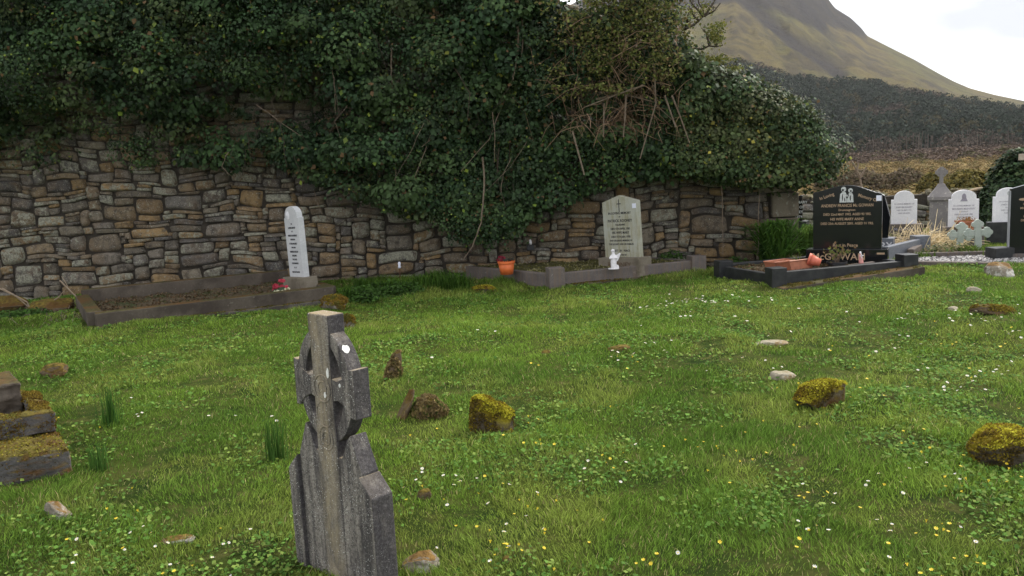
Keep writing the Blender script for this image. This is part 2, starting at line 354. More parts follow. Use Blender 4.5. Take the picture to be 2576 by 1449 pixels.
# ---------------------------------------------------------------- woods on the slope, scrub at its foot
def tree_cloud(n_tpl, shape):
    r = np.random.default_rng(5); out_ = []
    for k in range(n_tpl):
        m_ = 150; u = r.uniform(0, 1, m_); th = r.uniform(0, 2*np.pi, m_)
        if shape == 'cone': rr = (1-u**1.6)**.8*.34*(.6+.5*r.random(m_)); z = .12+u*.88
        else: ph = np.arccos(r.uniform(-1, 1, m_)); rr = np.sin(ph)*.42; z = .58+.40*np.cos(ph); rr = rr*(.6+.5*r.random(m_))
        c = np.stack([rr*np.cos(th), rr*np.sin(th), z], -1)
        nn = np.stack([np.cos(th), np.sin(th), .5+0*th], -1)+r.normal(size=(m_, 3))*.4
        out_.append(leaves(c, nn, r.uniform(.05, .13, m_), .9, .2, r))
    return out_
cone = tree_cloud(5, 'cone'); rnd = tree_cloud(5, 'round')
def forest(name, az, t_or_r, z, hgt, kinds, cols, label, cat, wid=1.):
    V = []; Fc = []; Cc = []; b = 0
    for i in range(len(az)):
        v, f = (cone if kinds[i] else rnd)[i % 5]; r_ = t_or_r[i]; ang = i*1.3
        ca, sa = math.cos(ang), math.sin(ang); s = hgt[i]; wv = s*wid
        vv = np.stack([(v[:, 0]*ca-v[:, 1]*sa)*wv, (v[:, 0]*sa+v[:, 1]*ca)*wv, v[:, 2]*s], -1)+[r_*math.sin(az[i]), r_*math.cos(az[i]), z[i]]
        V.append(vv); Fc.append(f+b); b += len(v); jit = np.repeat(rng.uniform(.65, 1.35, len(v)//4), 4)[:, None]
        Cc.append(cols[i][None]*jit)
    return V, Fc, Cc
az0, az1 = azt(1780, 250)[0], azt(2760, 300)[0]
n = 3000; az = rng.uniform(az0-.1, az1, n); t = rng.uniform(0, 1, n)**.8*(RW-R0_)/(RR-R0_)*.98; r, z = mount_z(az, t); o_ = np.argsort(r)
zone = fbm(az*25, t*14, 44, 3); band = t/((RW-R0_)/(RR-R0_))
isc = (zone < .58) & (band > .04) & (band < .93)
cc = np.where(isc[:, None], np.array([.026, .036, .024]), np.array([.070, .055, .042]))*rng.uniform(.7, 1.3, (n, 1))
cc = np.where((rng.random(n) < .10)[:, None], np.array([.055, .05, .025]), cc)
V, Fc, Cc = forest('woods', az, r, z-1, rng.uniform(8, 12, n)*np.where(isc, 1, .75), isc & (rng.random(n) < .35), cc, '', '', 1.15)
tb = []; 
n2 = 420; az = rng.uniform(az0, az1, n2); t = rng.uniform(.0, .045, n2); r, z = mount_z(az, t)
tv = []; tf = []; tcl = []; b = sum(len(v) for v in V)
for i in range(n2):
    x0, y0 = r[i]*math.sin(az[i]), r[i]*math.cos(az[i]); h = rng.uniform(4, 9); lw = .2; lx = rng.uniform(-.6, .6)
    vs = [(x0-lw, y0, z[i]), (x0+lw, y0, z[i]), (x0, y0+lw, z[i]), (x0-lw*.4+lx, y0, z[i]+h), (x0+lw*.4+lx, y0, z[i]+h), (x0+lx, y0+lw*.4, z[i]+h)]
    V.append(np.array(vs)); Fc.append(np.array([(0, 1, 4), (0, 4, 3), (1, 2, 5), (1, 5, 4), (2, 0, 3), (2, 3, 5)])+b); b += 6
    Cc.append(np.tile(np.array([[.12, .095, .078]])*rng.uniform(.5, 1.1), (6, 1)))
tag(big('woods', np.concatenate(V), np.concatenate(Fc), M_far, np.concatenate(Cc)), 'dark conifer and bare birch wood covering the foot of the mountain', 'woods', kind='stuff')
n = 1500; az = rng.uniform(az0-.25, az1, n); r = rng.uniform(170, 290, n); z = np.full(n, -.4)
cc = np.array([[.10, .072, .055]])*rng.uniform(.7, 1.25, (n, 1)); cc = np.where((rng.random(n) < .2)[:, None], np.array([.07, .065, .03]), cc)
V, Fc, Cc = forest('scrub', az, r, z-1, rng.uniform(2.2, 4.0, n)*(r/230), np.zeros(n, bool), cc, '', '', 1.7)
tag(big('scrub', np.concatenate(V), np.concatenate(Fc), M_far, np.concatenate(Cc)), 'brown leafless scrub in a band below the mountain wood', 'scrub', kind='stuff')

n = 4200; az = rng.uniform(az0-.3, az1+.1, n); r = 24*(200/24.)**rng.random(n); z = np.full(n, -.32)
cc = np.array([(.24, .17, .075), (.18, .13, .06), (.13, .10, .05), (.26, .19, .085), (.15, .13, .05)])[rng.integers(0, 5, n)]*rng.uniform(.6, 1.2, (n, 1))
V, Fc, Cc = forest('t', az, r, z-.1, rng.uniform(.25, .8, n)*np.interp(r, [24, 200], [.6, 1.9]), np.zeros(n, bool), cc, '', '', 2.2)
tag(big('rough_grass', np.concatenate(V), np.concatenate(Fc), M_far, np.concatenate(Cc)), 'golden brown tussocks and rushes on the moor behind the graveyard', 'rough grass', kind='stuff')

# ---------------------------------------------------------------- field bushes
def twigbush(name, loc, rad, ntw, nlf, lcol, lsize, label, cat, group=None, twm=None, trunk=None, seed=1, parent=None, fill=.75):
    r = np.random.default_rng(seed); e = empty(name, loc, 0, (0, 0), label, cat, group)
    mb = MB()
    for i in range(ntw):
        a = r.uniform(0, 2*np.pi); ph = math.acos(r.uniform(.05, 1)); k = r.uniform(.6, 1.0)
        tip = Vector((rad[0]*math.sin(ph)*math.cos(a)*k, rad[1]*math.sin(ph)*math.sin(a)*k, rad[2]*math.cos(ph)*k))
        b0 = Vector((tip.x*r.uniform(0, .35), tip.y*.2, 0)); mid = b0.lerp(tip, .5)+Vector((r.normal()*.08*rad[0], r.normal()*.08*rad[1], .12*rad[2]))
        th = trunk or .012*max(rad)
        mb.tube([b0, mid, tip], [th, th*.6, th*.15], 3)
    mb.build('branch', twm or M_twig, e)
    if nlf:
        u = r.normal(size=(nlf, 3)); u = norm(u); u[:, 2] = np.abs(u[:, 2]); k = r.uniform(fill**3, 1, nlf)**(1/3.)
        lump = .82+.34*fbm(u[:, 0]*3+5, u[:, 2]*3+u[:, 1]*2, seed, 3)
        c = u*k[:, None]*np.array(rad)*lump[:, None]
        v, f = leaves(c, u+r.normal(size=(nlf, 3))*.5, r.uniform(.6, 1.3, nlf)*lsize, .8, .25, r)
        cl = np.array(lcol)[r.integers(0, len(lcol), nlf)]*r.uniform(.6, 1.3, (nlf, 1))
        big('foliage', v, f, M_leaf, np.repeat(cl, 4, 0), e)
    return e
BR = [(.12, .09, .06), (.15, .115, .075), (.10, .085, .045)]
OL = [(.15, .13, .035), (.11, .10, .035), (.19, .15, .045)]
def gb(x, y, wpx, hpx, *a, **k):
    p = G(x, y); s = p.y/F_; return twigbush(k.pop('name', 'field_bush'), (p.x, p.y, -.2), (wpx*s/2, wpx*s/2.2, hpx*s*.78+.2), *a, **k)
gb(2165, 472, 150, 60, 260, 2600, BR, .16, 'grey brown leafless bush with a pale forked stem in the field', 'bush', seed=3, group='bushes in the rough field')
gb(2270, 462, 130, 48, 160, 1800, BR, .18, 'low brown leafless bush behind the first white headstone', 'bush', seed=4, group='bushes in the rough field')
gb(2430, 492, 130, 90, 120, 4200, OL, .14, 'olive green bush behind the arched white headstone', 'bush', seed=5, group='bushes in the rough field')
gb(2345, 470, 80, 45, 60, 1500, OL, .15, 'small olive bush left of the tall grey monument', 'bush', seed=6, group='bushes in the rough field')
gb(2075, 470, 60, 42, 60, 1200, BR, .15, 'brown bush at the tip of the ivy mound', 'bush', seed=8, group='bushes in the rough field')
tb = MB(); p = G(2166, 478); s = p.y/F_
for (a, b_) in (((2168, 478), (2163, 445)), ((2163, 445), (2148, 415)), ((2163, 448), (2180, 420)), ((2155, 430), (2160, 408)), ((2148, 415), (2142, 405))):
    tb.tube([at(a[0], a[1], p.y-1), at(b_[0], b_[1], p.y-1)], [.07, .04], 4)
tag(tb.build('sapling', M_twig), 'pale bare forked sapling in front of the brown field bush', 'tree')

# ---------------------------------------------------------------- ruined stone wall
WY = 13.6
m = MT('rubble_stone', .85, .25); c, al = m.attr()
c2 = m.mix(m.ramp(m.noise(9, 8, .75), .46, .62, 0, .8), c, (.045, .038, .032)); c2 = m.mix(m.ramp(m.noise(2.2, 4), .5, .65, 0, .4), c2, (.17, .105, .05)); c2 = m.mix(m.ramp(m.noise(17, 6, .7), .55, .68, 0, .6), c2, (.26, .22, .165))
lf = m.ramp(m.mul(m.noise(11, 8, .75), m.mul(al, .27), 'ADD'), .67, .74)
c2 = m.mix(lf, c2, m.mix(m.ramp(m.noise(40, 3), .4, .6), (.30, .29, .225), (.17, .165, .125)))
c2 = m.mix(m.ramp(m.noise(60, 2), .62, .68, 0, .6), c2, (.42, .42, .38))
m.col(c2); m.bump(m.mul(m.noise(14, 8, .7), m.mul(m.noise(70, 5), .3), 'ADD'), .8, .03); M_rub = m.m
M_mort = stone('dark_mortar', (.035, .029, .023), (.07, .058, .045), 6, bump=.8, bd=.03)
pal = np.array([1.26, 1.23, 1.16])*np.array([(.135, .11, .082), (.105, .092, .075), (.15, .115, .075), (.095, .088, .082), (.17, .12, .07), (.12, .105, .09), (.075, .07, .068), (.16, .14, .11), (.19, .13, .065)])
def rubble(x0, x1, z0, z1, cell, r, top=None, sizes=None, prot=(.02, .07)):
    cz_ = cell; cell = cell*1.32; nx_, nz_ = int((x1-x0)/cell), int((z1-z0)/cz_); occ = np.zeros((nz_, nx_), bool); V = []; Fq = []; Cq = []; b = 0
    gs, gt = np.meshgrid(np.linspace(-1, 1, 9), np.linspace(-1, 1, 7)); gs = gs.ravel(); gt = gt.ravel(); ii = np.arange(63).reshape(7, 9)
    q = np.stack([ii[:-1, :-1], ii[:-1, 1:], ii[1:, 1:], ii[1:, :-1]], -1).reshape(-1, 4)
    for j in range(nz_):
        for i in range(nx_):
            if occ[j, i]: continue
            u = r.random()
            if u < .12: w_, h_ = r.integers(4, 9), r.integers(3, 6)
            elif u < .46: w_, h_ = r.integers(3, 9), r.integers(2, 4)
            elif u < .88: w_, h_ = r.integers(3, 9), 1
            else: w_, h_ = r.integers(1, 4), r.integers(1, 3)
            k = 0
            while k < w_ and i+k < nx_ and not occ[j, i+k]: k += 1
            w_ = k; h_ = min(h_, nz_-j); occ[j:j+h_, i:i+w_] = True
            zc = z0+(j+h_/2)*cz_
            cx = x0+(i+w_/2)*cell
            if top is not None and zc > top(cx): continue
            hw, hh = w_*cell/2+.009, h_*cz_/2+.008
            kx = r.uniform(.05, .35); e1 = 1-kx*.5*np.abs(gt)**3*min(1, .12/hw+.3); e2 = 1-r.uniform(.08, .5)*np.abs(gs)**r.uniform(2.5, 5)*.6+r.uniform(-.16, .16)*gs
            sx_ = gs*e1*hw; sz_ = gt*e2*hh
            sx_ = sx_+r.uniform(-.14, .14)*gt*hh; sz_ = sz_+r.uniform(-.12, .12)*gs*hh
            m_ = np.maximum(np.abs(gs), np.abs(gt)); D = r.uniform(*prot)
            rim = np.where(m_ > .99, -.10, 0); dep = D*(1-m_**6*.45)+rim+r.uniform(-.02, .02)*gs+r.uniform(-.02, .02)*gt
            xx = cx+sx_; zz = zc+sz_
            wx = (fbm(xx/.8, zz/.8, 61, 2)-.5)*.16; wz = (fbm(xx/.9, zz/.7, 62, 2)-.5)*.30
            dep = dep+(fbm(xx/.07, zz/.05, 63, 3)-.5)*.05*(m_ < .99)
            V.append(np.stack([xx+wx, -dep, zz+wz], -1)); Fq.append(q+b); b += 63
            cc_ = pal[r.integers(0, len(pal))]*r.uniform(.75, 1.25); a_ = r.random()**1.6
            Cq.append(np.tile(np.r_[cc_, a_], (63, 1)))
    return np.concatenate(V), np.concatenate(Fq), np.concatenate(Cq)
WX0 = -13.5; WX1 = at(2004, 600, WY).x
def wtop(x): return np.interp(x, [-14, 0, 2.5, 3.5, WX1], [5.2, 5.0, 3.1, 2.5, 2.2])
wall = empty('stone_wall', ((WX0+WX1)/2, WY, 0), 0, (0, 0), 'long ruined rubble stone wall half buried under ivy', 'wall')
v, f, c = rubble(WX0, WX1-.42, -.15, 5.2, .060, np.random.default_rng(3), wtop)
v[:, 0] -= (WX0+WX1)/2
big('stone_face', v, f, M_rub, c, wall, False)
mb = MB(); pts = [(WX0, -.3), (WX1-.03, -.3)]+[(x, float(wtop(x))) for x in (WX1-.03, 3.5, 2.5, 0, WX0)]
mb.prism([(x-(WX0+WX1)/2, z) for x, z in pts], .015, .80); mb.build('core', M_mort, wall)
zq = -.1; qr = random.Random(4)
while zq < 2.1:
    h = qr.uniform(.22, .42); w_ = qr.choice([.42, .46, .62, .55]); mb = MB(); x1 = WX1-(WX0+WX1)/2
    mb.box(x1-w_, x1+qr.uniform(0, .02), -.06-qr.uniform(0, .015), .84, zq+.008, zq+h-.008)
    o = mb.build('quoin_stone', stone('quoin', *[tuple(np.array((.17, .14, .10))*qr.uniform(.75, 1.2)), (.25, .215, .165)], 5, (.34, .33, .27), (.57, .66), 12, stain=(.09, .075, .055), bump=.9, bd=.02), wall, .02); zq += h
# far boundary wall of the graveyard
v, f, c = rubble(0, 26, -.1, 1.0, .055, np.random.default_rng(8), lambda x: .80+.10*math.sin(x*3.1)+.1*math.sin(x*1.3), prot=(.03, .12))
c[:, :3] = c[:, :3]*1.3+.02; c[:, 3] = np.clip(c[:, 3]+.35, 0, 1)
P0 = Vector((5.0, 18.3, -.05)); far = empty('boundary_wall', P0, math.radians(-3), (0, 0), 'low lichened dry stone wall behind the white headstones', 'wall')
big('stone_face', v, f, M_rub, c, far, True); mb = MB(); mb.box(0, 26, .02, .45, -.2, .80); mb.build('core', M_mort, far)
mb = MB()
for i in range(230): mb.blob((random.uniform(0, 26), random.uniform(.05, .35), .78+random.uniform(-.02, .10)), (random.uniform(.05, .15), .11, random.uniform(.03, .08)), 0, 7, .2)
mb.build('cope_stones', stone('cope', (.14, .12, .08), (.24, .21, .15), 5, (.42, .42, .34), (.58, .64), 8, moss=(.12, .13, .03), mossr=(.6, .9)), far)

# ---------------------------------------------------------------- ivy
PY = 12.9
def V2(x, y): p = at(x, y, PY); return (p.x, p.z)
ivy_px = [(-260, -330), (1410, -330), (1400, -60), (1380, 8), (1470, 50), (1560, 20), (1640, -40), (1725, 0), (1700, 60), (1690, 100), (1740, 140), (1800, 172), (1700, 300), (1700, 430), (1640, 448), (1560, 462), (1500, 490), (1440, 500), (1380, 520), (1335, 545), (1320, 590), (1250, 612), (1190, 618), (1120, 600), (1090, 560), (1000, 545), (940, 530), (900, 505), (850, 478), (790, 462), (760, 452), (700, 428), (560, 415), (420, 436), (290, 428), (262, 380), (200, 330), (110, 300), (95, 390), (60, 405), (0, 395), (-260, 420)]
ivyR_px = [(1690, 130), (1740, 142), (1800, 172), (1880, 184), (1925, 205), (1965, 232), (2010, 262), (2040, 290), (2065, 325), (2085, 365), (2103, 402), (2098, 440), (2055, 455), (1960, 468), (1880, 472), (1800, 462), (1740, 440), (1690, 440)]
gaps = [([(-100, 255), (900, 250), (1000, 335), (-100, 345)], .5), ([(-100, 330), (560, 330), (560, 430), (-100, 430)], .42), ([(90, 345), (280, 330), (300, 425), (90, 425)], .72), ([(570, 240), (800, 230), (830, 330), (560, 320)], .75), ([(100, 170), (300, 190), (280, 225), (120, 225)], .6), ([(600, 60), (700, 60), (740, 180), (620, 190)], .6), ([(780, 180), (850, 170), (870, 330), (780, 330)], .7), ([(1380, 190), (1690, 230), (1690, 350), (1400, 340)], .75), ([(300, 310), (560, 300), (640, 350), (640, 400), (300, 420)], .45), ([(860, 330), (1000, 320), (1000, 400), (860, 400)], .5), ([(1480, 60), (1660, 60), (1660, 240), (1480, 240)], .4)]
def ivy_mass(poly_px, ncl, r, depth, per, cols, edge_y, lk=1., spill=.25):
    poly = [V2(*p) for p in poly_px]; xs_ = [p[0] for p in poly]; zs_ = [p[1] for p in poly]
    cs = []
    while len(cs) < ncl:
        x = r.uniform(min(xs_), max(xs_)); z = r.uniform(min(zs_), max(zs_))
        if not inpoly(np.array(x), np.array(z), poly): continue
        ux, uy = toV((x, PY, z)); bad = False
        for g_, pr in gaps:
            if inpoly(np.array(ux), np.array(uy), g_) and r.random() < pr: bad = True; break
        if bad: continue
        cs.append((x, z))
    C_ = []; Nn = []; Sz = []; Cl = []
    for x, z in cs:
        rad = r.uniform(.10, .40); d_in = min(1, max(.25, .25+.35*z)); y = depth(x, z, r)
        m_ = int(per*(rad/.25)**2*r.uniform(.7, 1.2)); u = norm(r.normal(size=(m_, 3))); u[:, 1] = -np.abs(u[:, 1])*(1 if r.random() < .8 else -1); u[:, 2] = u[:, 2]*.9+.15
        rr = rad*r.uniform(.65, 1.15, m_)
        c = u*rr[:, None]*np.array([1.35, 1., .85])+[x, y, z]
        vx_, vz_ = c[:, 0], c[:, 2]; cx_, cy_ = toV(np.stack([vx_, np.full(m_, PY), vz_], -1))
        keep = inpoly(vx_, vz_, poly) | (r.random(m_) < spill); c = c[keep]; u = u[keep]; m_ = len(c)
        C_.append(c); Nn.append(norm(u)*1.0+np.array([0, -.25, .40])+r.normal(size=(m_, 3))*.38)
        Sz.append(lk*r.uniform(.035, .10, m_)*r.choice([.7, 1., 1.25])); k = cols[r.integers(0, len(cols))]
        Cl.append(np.array(k)[None]*r.uniform(.8, 1.2)*r.uniform(.5, 1.6, (m_, 1)))
    C_ = np.concatenate(C_); Nn = np.concatenate(Nn); Sz = np.concatenate(Sz); Cl = np.concatenate(Cl)
    yel = r.random(len(C_)) < .03; Cl[yel] = Cl[yel]*[3.5, 2.6, 1.2]; dd = r.random(len(C_)) < .02; Cl[dd] = np.array([.12, .075, .035])
    v, f = leaves(C_, Nn, Sz, .85, .22, r); return v, f, np.repeat(Cl, 4, 0)
IV = [(.030, .058, .020), (.024, .048, .020), (.040, .068, .024), (.024, .044, .018), (.050, .072, .026)]
def depL(x, z, r):
    if x < -2.6: b = .12+1.0*min(1, max(0, (z-2.75)/.5))
    else: b = .30+.55*min(1, max(0, (z-1.3)/2.0))
    b += .95*(float(fbm(x/.9, z/.55, 91, 2))-.42)
    return WY-.10-max(.06, b)*r.uniform(.5, 1.05)
ri = np.random.default_rng(21)
ivy = empty('ivy', (0, WY, 0), 0, (0, 0), 'huge dark green ivy mass hanging over the rubble wall', 'ivy')
v, f, c = ivy_mass(ivy_px, 1450, ri, depL, 165, IV, 0, .88); v[:, 1] -= WY; big('foliage', v, f, M_ivy, c, ivy)
def depR(x, z, r):
    return WY+r.uniform(-1.0, 1.1) if z > 2.4 else WY-.15-r.uniform(.1, .75)
ivr = empty('ivy', (at(1900, 400, WY).x, WY, 0), 0, (0, 0), 'rounded ivy mound capping the right end of the rubble wall', 'ivy')
v, f, c = ivy_mass(ivyR_px, 640, ri, depR, 230, [(.038, .064, .022), (.052, .072, .026), (.030, .052, .020), (.060, .070, .028)], 0, .72, .08); v -= [ivr.location.x, WY, 0]; big('foliage', v, f, M_ivy, c, ivr)
# hanging stems (children of the ivy)
def stem(pts, Y, r, name='stem', par=None, mat=None, n=4):
    P_ = []
    for i in range(len(pts)-1):
        a, b = Vector((*pts[i], 0)), Vector((*pts[i+1], 0))
        for k in range(4): P_.append(a.lerp(b, k/4))
    P_.append(Vector((*pts[-1], 0)))
    Q = [at(p.x+random.uniform(-1.2, 1.2), p.y, Y)+Vector((0, random.uniform(-.03, .03), 0)) for p in P_]
    off = par.location if par else Vector((0, 0, 0)); mb = MB(); mb.tube([q_-off for q_ in Q], [r*(1-.5*i/len(Q)) for i in range(len(Q))], n)
    return mb.build(name, mat or M_twig, par)
for pts, Y, r in [([(985, 120), (984, 180), (986, 215), (980, 240)], 12.6, .012), ([(1140, 40), (1060, 110), (1030, 170), (985, 225)], 12.6, .012), ([(1247, 10), (1232, 60), (1217, 110)], 12.6, .012),
                  ([(1290, 0), (1302, 60), (1305, 110), (1296, 170), (1290, 200)], 12.5, .018), ([(1310, 30), (1316, 90), (1312, 150)], 12.5, .012), ([(1135, 260), (1125, 320), (1060, 370)], 12.7, .009),
                  ([(1060, 285), (1085, 310)], 12.6, .010), ([(1215, 395), (1219, 470), (1210, 560), (1188, 620), (1165, 655)], 12.7, .014), ([(1110, 260), (1095, 310), (1060, 400), (1010, 530)], 12.7, .008),
                  ([(1000, 330), (995, 400), (995, 470)], 12.7, .008), ([(1270, 250), (1230, 350), (1160, 430)], 12.7, .008), ([(790, 480), (798, 510), (812, 540)], 13.3, .008)]:
    stem(pts, Y, r, par=ivy)
for pts, Y, r in [([(1808, 330), (1813, 400), (1817, 520), (1818, 640)], 12.9, .010), ([(1917, 340), (1912, 410), (1910, 500), (1908, 580), (1903, 650)], 12.9, .010), ([(1720, 200), (1745, 260), (1760, 300)], 12.6, .008)]:
    stem(pts, Y, r, par=ivr)

rs_ = random.Random(44)
for i in range(38):
    x = rs_.uniform(560, 1330); y = rs_.uniform(10, 480)
    if y > 420 and x < 900: continue
    a = rs_.gauss(math.pi/2, .5); l = rs_.uniform(60, 170); b_ = rs_.uniform(-25, 25)
    stem([(x, y), (x+l*.5*math.cos(a)+b_, y+l*.5*math.sin(a)), (x+l*math.cos(a), y+l*math.sin(a))], rs_.uniform(12.3, 12.75) if y < 330 else rs_.uniform(12.7, 12.95), rs_.choice([.004, .006, .008]), par=ivy, mat=rs_.choice([M_twig, M_twigd]))

# ---------------------------------------------------------------- tangled olive thorn bush in the ivy
rt = random.Random(9)
th = empty('thorn_bush', (at(1560, 300, 12.7).x, 12.7, 0), 0, (0, 0), 'tangled olive and brown thorn bush growing through the middle of the ivy', 'bush')
mb = MB()
for i in range(620):
    x = rt.gauss(1560, 95); y = rt.uniform(20, 340); a = rt.gauss(-1.2, .8) if rt.random() < .6 else rt.uniform(-3.1, 0); l = rt.uniform(40, 150)
    Yd = rt.uniform(12.2, 13.1); p0 = at(x, y, Yd)-th.location; ex = x+l*math.cos(a); ey = y-l*math.sin(a)*.8
    if not (1320 < ex < 1725 and 10 < ey < 380): continue
    p2 = at(ex, ey, Yd+rt.uniform(-.3, .3))-th.location; mid = p0.lerp(p2, .5)+Vector((rt.gauss(0, .05), rt.gauss(0, .05), rt.uniform(-.02, .12)))
    r = rt.choice([.003, .004, .005, .007]); mb.tube([p0, p0.lerp(mid, .6)+Vector((0, 0, .01)), mid, mid.lerp(p2, .5), p2], [r, r, r*.9, r*.7, r*.4], 3)
mb.build('twigs', stone('bramble_bark', (.17, .10, .065), (.32, .22, .14), 10, bump=.1), th)
mb = MB()
for pts in [[(1575, 240), (1572, 300), (1568, 345)], [(1645, 160), (1650, 260), (1610, 400)], [(1520, 260), (1518, 345)], [(1690, 240), (1710, 290), (1735, 360)], [(1672, 240), (1700, 320)], [(1440, 330), (1470, 440)], [(1500, 250), (1560, 235), (1640, 255), (1690, 300)], [(1620, 215), (1560, 235), (1470, 270)]]:
    Yd = rt.uniform(12.2, 12.5); Q = [at(p[0], p[1], Yd)-th.location for p in pts]; mb.tube(Q, [.014-.003*i for i in range(len(Q))], 4)
mb.build('stems', M_twig, th)
n = 18000; r = np.random.default_rng(2); px = r.normal(1560, 105, n); py = r.uniform(-120, 260, n); k = (px < 1745) & ~((np.abs(px-1440) < 28) & (py < 28)); px = px[k]; py = py[k]; n = len(px)
den = fbm(px/60, py/45, 55, 3)+np.interp(py, [-60, 60, 170, 260], [.15, .15, .05, -.25])+np.interp(px, [1320, 1400, 1680, 1730], [-.2, .08, .08, -.1])
k = den > r.uniform(.42, .66, n); px, py = px[k], py[k]; n = len(px); Yd = r.uniform(12.0, 12.9, n)
d = cF+((px-W_/2)/F_)[:, None]*cR+((H_/2-py)/F_)[:, None]*cU; c = CAM+d*(Yd/d[:, 1])[:, None]
v, f = leaves(c, r.normal(size=(n, 3))*.6+[0, -.3, .8], r.uniform(.03, .07, n), .7, .2, r); v -= np.array(th.location)
cl = np.array([(.15, .17, .045), (.19, .20, .06), (.10, .12, .035), (.16, .12, .055)])[r.integers(0, 4, n)]*r.uniform(.6, 1.25, (n, 1)); big('foliage', v, f, M_leaf, np.repeat(cl, 4, 0), th)
# hawthorn boughs that stand out against the mountain
hw = empty('hawthorn', (at(1730, 120, 13).x, 13, 0), 0, (0, 0), 'hawthorn with bare crooked boughs and yellow green tufts against the mountain', 'tree')
mb = MB(); rt = random.Random(12)
def bough(pts, r0, Yd=12.9, sub=0):
    Q = [at(p[0], p[1], Yd+rt.uniform(-.05, .05))-hw.location for p in pts]; mb.tube(Q, [r0*(1-.65*i/(len(Q)-1)) for i in range(len(Q))], 4); return Q
B_ = [[(1730, 128), (1748, 122), (1765, 124), (1785, 115), (1800, 118), (1818, 114)], [(1725, 72), (1745, 62), (1758, 52), (1772, 40), (1768, 22), (1758, 8), (1755, -15)], [(1772, 40), (1785, 22), (1798, 2), (1805, -18)], [(1768, 42), (1758, 28), (1742, 10), (1730, -8)], [(1772, 40), (1783, 34), (1796, 28), (1812, 8)],
      [(1722, 78), (1728, 58), (1732, 40), (1733, 20)], [(1700, 145), (1715, 132), (1730, 128)], [(1705, 160), (1710, 105), (1725, 72)], [(1800, 118), (1806, 105), (1812, 90)], [(1785, 115), (1780, 95), (1776, 82)], [(1758, 52), (1745, 40), (1738, 28)]]
for b_ in B_: bough(b_, .022)
for i in range(90):
    b_ = rt.choice(B_); p = rt.choice(b_[1:]); bough([p, (p[0]+rt.uniform(-9, 9), p[1]-rt.uniform(3, 10)), (p[0]+rt.uniform(-16, 16), p[1]-rt.uniform(8, 22))], .006)
mb.tube([at(1700, 160, 13.0)-hw.location, at(1695, 300, 14.7)-hw.location, at(1690, 560, 14.8)-hw.location], [.05, .07, .09], 6)
mb.build('branches', M_twigd, hw)
tc_ = [((1800, 92), (22, 22), 380), ((1812, 65), (14, 12), 120), ((1788, 70), (14, 10), 60), ((1745, 138), (30, 12), 260), ((1800, 150), (40, 12), 380), ((1735, 118), (14, 14), 120), ((1770, 20), (26, 24), 120), ((1730, 40), (22, 22), 90), ((1720, 100), (16, 20), 160), ((1850, 172), (30, 8), 150)]
C_ = []
for (cx, cy), (rx, ry), n in tc_:
    for i in range(n):
        C_.append(at(rt.gauss(cx, rx*.5), rt.gauss(cy, ry*.5), 12.9+rt.uniform(-.25, .25))-hw.location)
C_ = np.array(C_); v, f = leaves(C_, r.normal(size=(len(C_), 3))+[0, 0, .6], r.uniform(.025, .055, len(C_)), .7, .2, r)
cl = np.array([(.16, .17, .04), (.21, .20, .05), (.11, .13, .04)])[r.integers(0, 3, len(C_))]*r.uniform(.7, 1.2, (len(C_), 1)); big('foliage', v, f, M_leaf, np.repeat(cl, 4, 0), hw)

# round ivy bush at the right edge
def ball_ivy(name, loc, rad, n, cols, size, label, seed, cat='bush', mat=None):
    r = np.random.default_rng(seed); e = empty(name, loc, 0, (0, 0), label, cat)
    u = norm(r.normal(size=(n, 3))); u[:, 2] = np.abs(u[:, 2]); lump = .80+.36*fbm(u[:, 0]*4+u[:, 1]*3, u[:, 2]*4+u[:, 1], seed, 3)
    c = u*np.array(rad)*(lump*r.uniform(.86, 1.02, n))[:, None]
    v, f = leaves(c, u*.8+[0, 0, .4]+r.normal(size=(n, 3))*.4, r.uniform(.6, 1.3, n)*size, .85, .22, r)
    cl = np.array(cols)[r.integers(0, len(cols), n)]*r.uniform(.55, 1.4, (n, 1)); big('foliage', v, f, mat or M_ivy, np.repeat(cl, 4, 0), e)
    mb = MB(); mb.blob((0, 0, 0), (rad[0]*.66, rad[1]*.66, rad[2]*.66), 0, 14, .06); mb.build('stem_core', M_twigd, e); return e
p = G(2580, 560); p = Vector((p.x*17.2/p.y, 17.2, 0)); s = 17.2/F_
ball_ivy('ivy_bush', p, (112*s, 1.1, 1.65), 15000, IV, .085, 'large rounded dark ivy bush behind the headstones at the right edge', 31)

# ---------------------------------------------------------------- graves: helpers
def text(parent, s, x, z, size, y, mat, name='lettering', rot=0, sx=1., font=None):
    cu = bpy.data.curves.new('t', 'FONT'); cu.body = s; cu.align_x = 'CENTER'; cu.align_y = 'CENTER'; cu.size = size; cu.extrude = .0012; cu.resolution_u = 2; cu.offset = size*.012
    o = bpy.data.objects.new('t', cu); COL.objects.link(o); dg = bpy.context.evaluated_depsgraph_get()
    me = bpy.data.meshes.new_from_object(o.evaluated_get(dg)); bpy.data.objects.remove(o); bpy.data.curves.remove(cu)
    me.transform(Matrix.Translation((x, y, z)) @ Matrix.Rotation(rot, 4, 'Y') @ Matrix.Diagonal((sx, 1, 1, 1)) @ Matrix.Rotation(math.pi/2, 4, 'X')); me.name = name
    me.materials.clear(); return link(name, me, mat, parent)
def lines(parent, rows, z0, y, mat, cx=0):
    """one mesh per text line"""
    for (s, size, dz, sx_) in rows:
        z0 -= dz; text(parent, s, cx, z0, size, y, mat, 'lettering', 0, sx_)
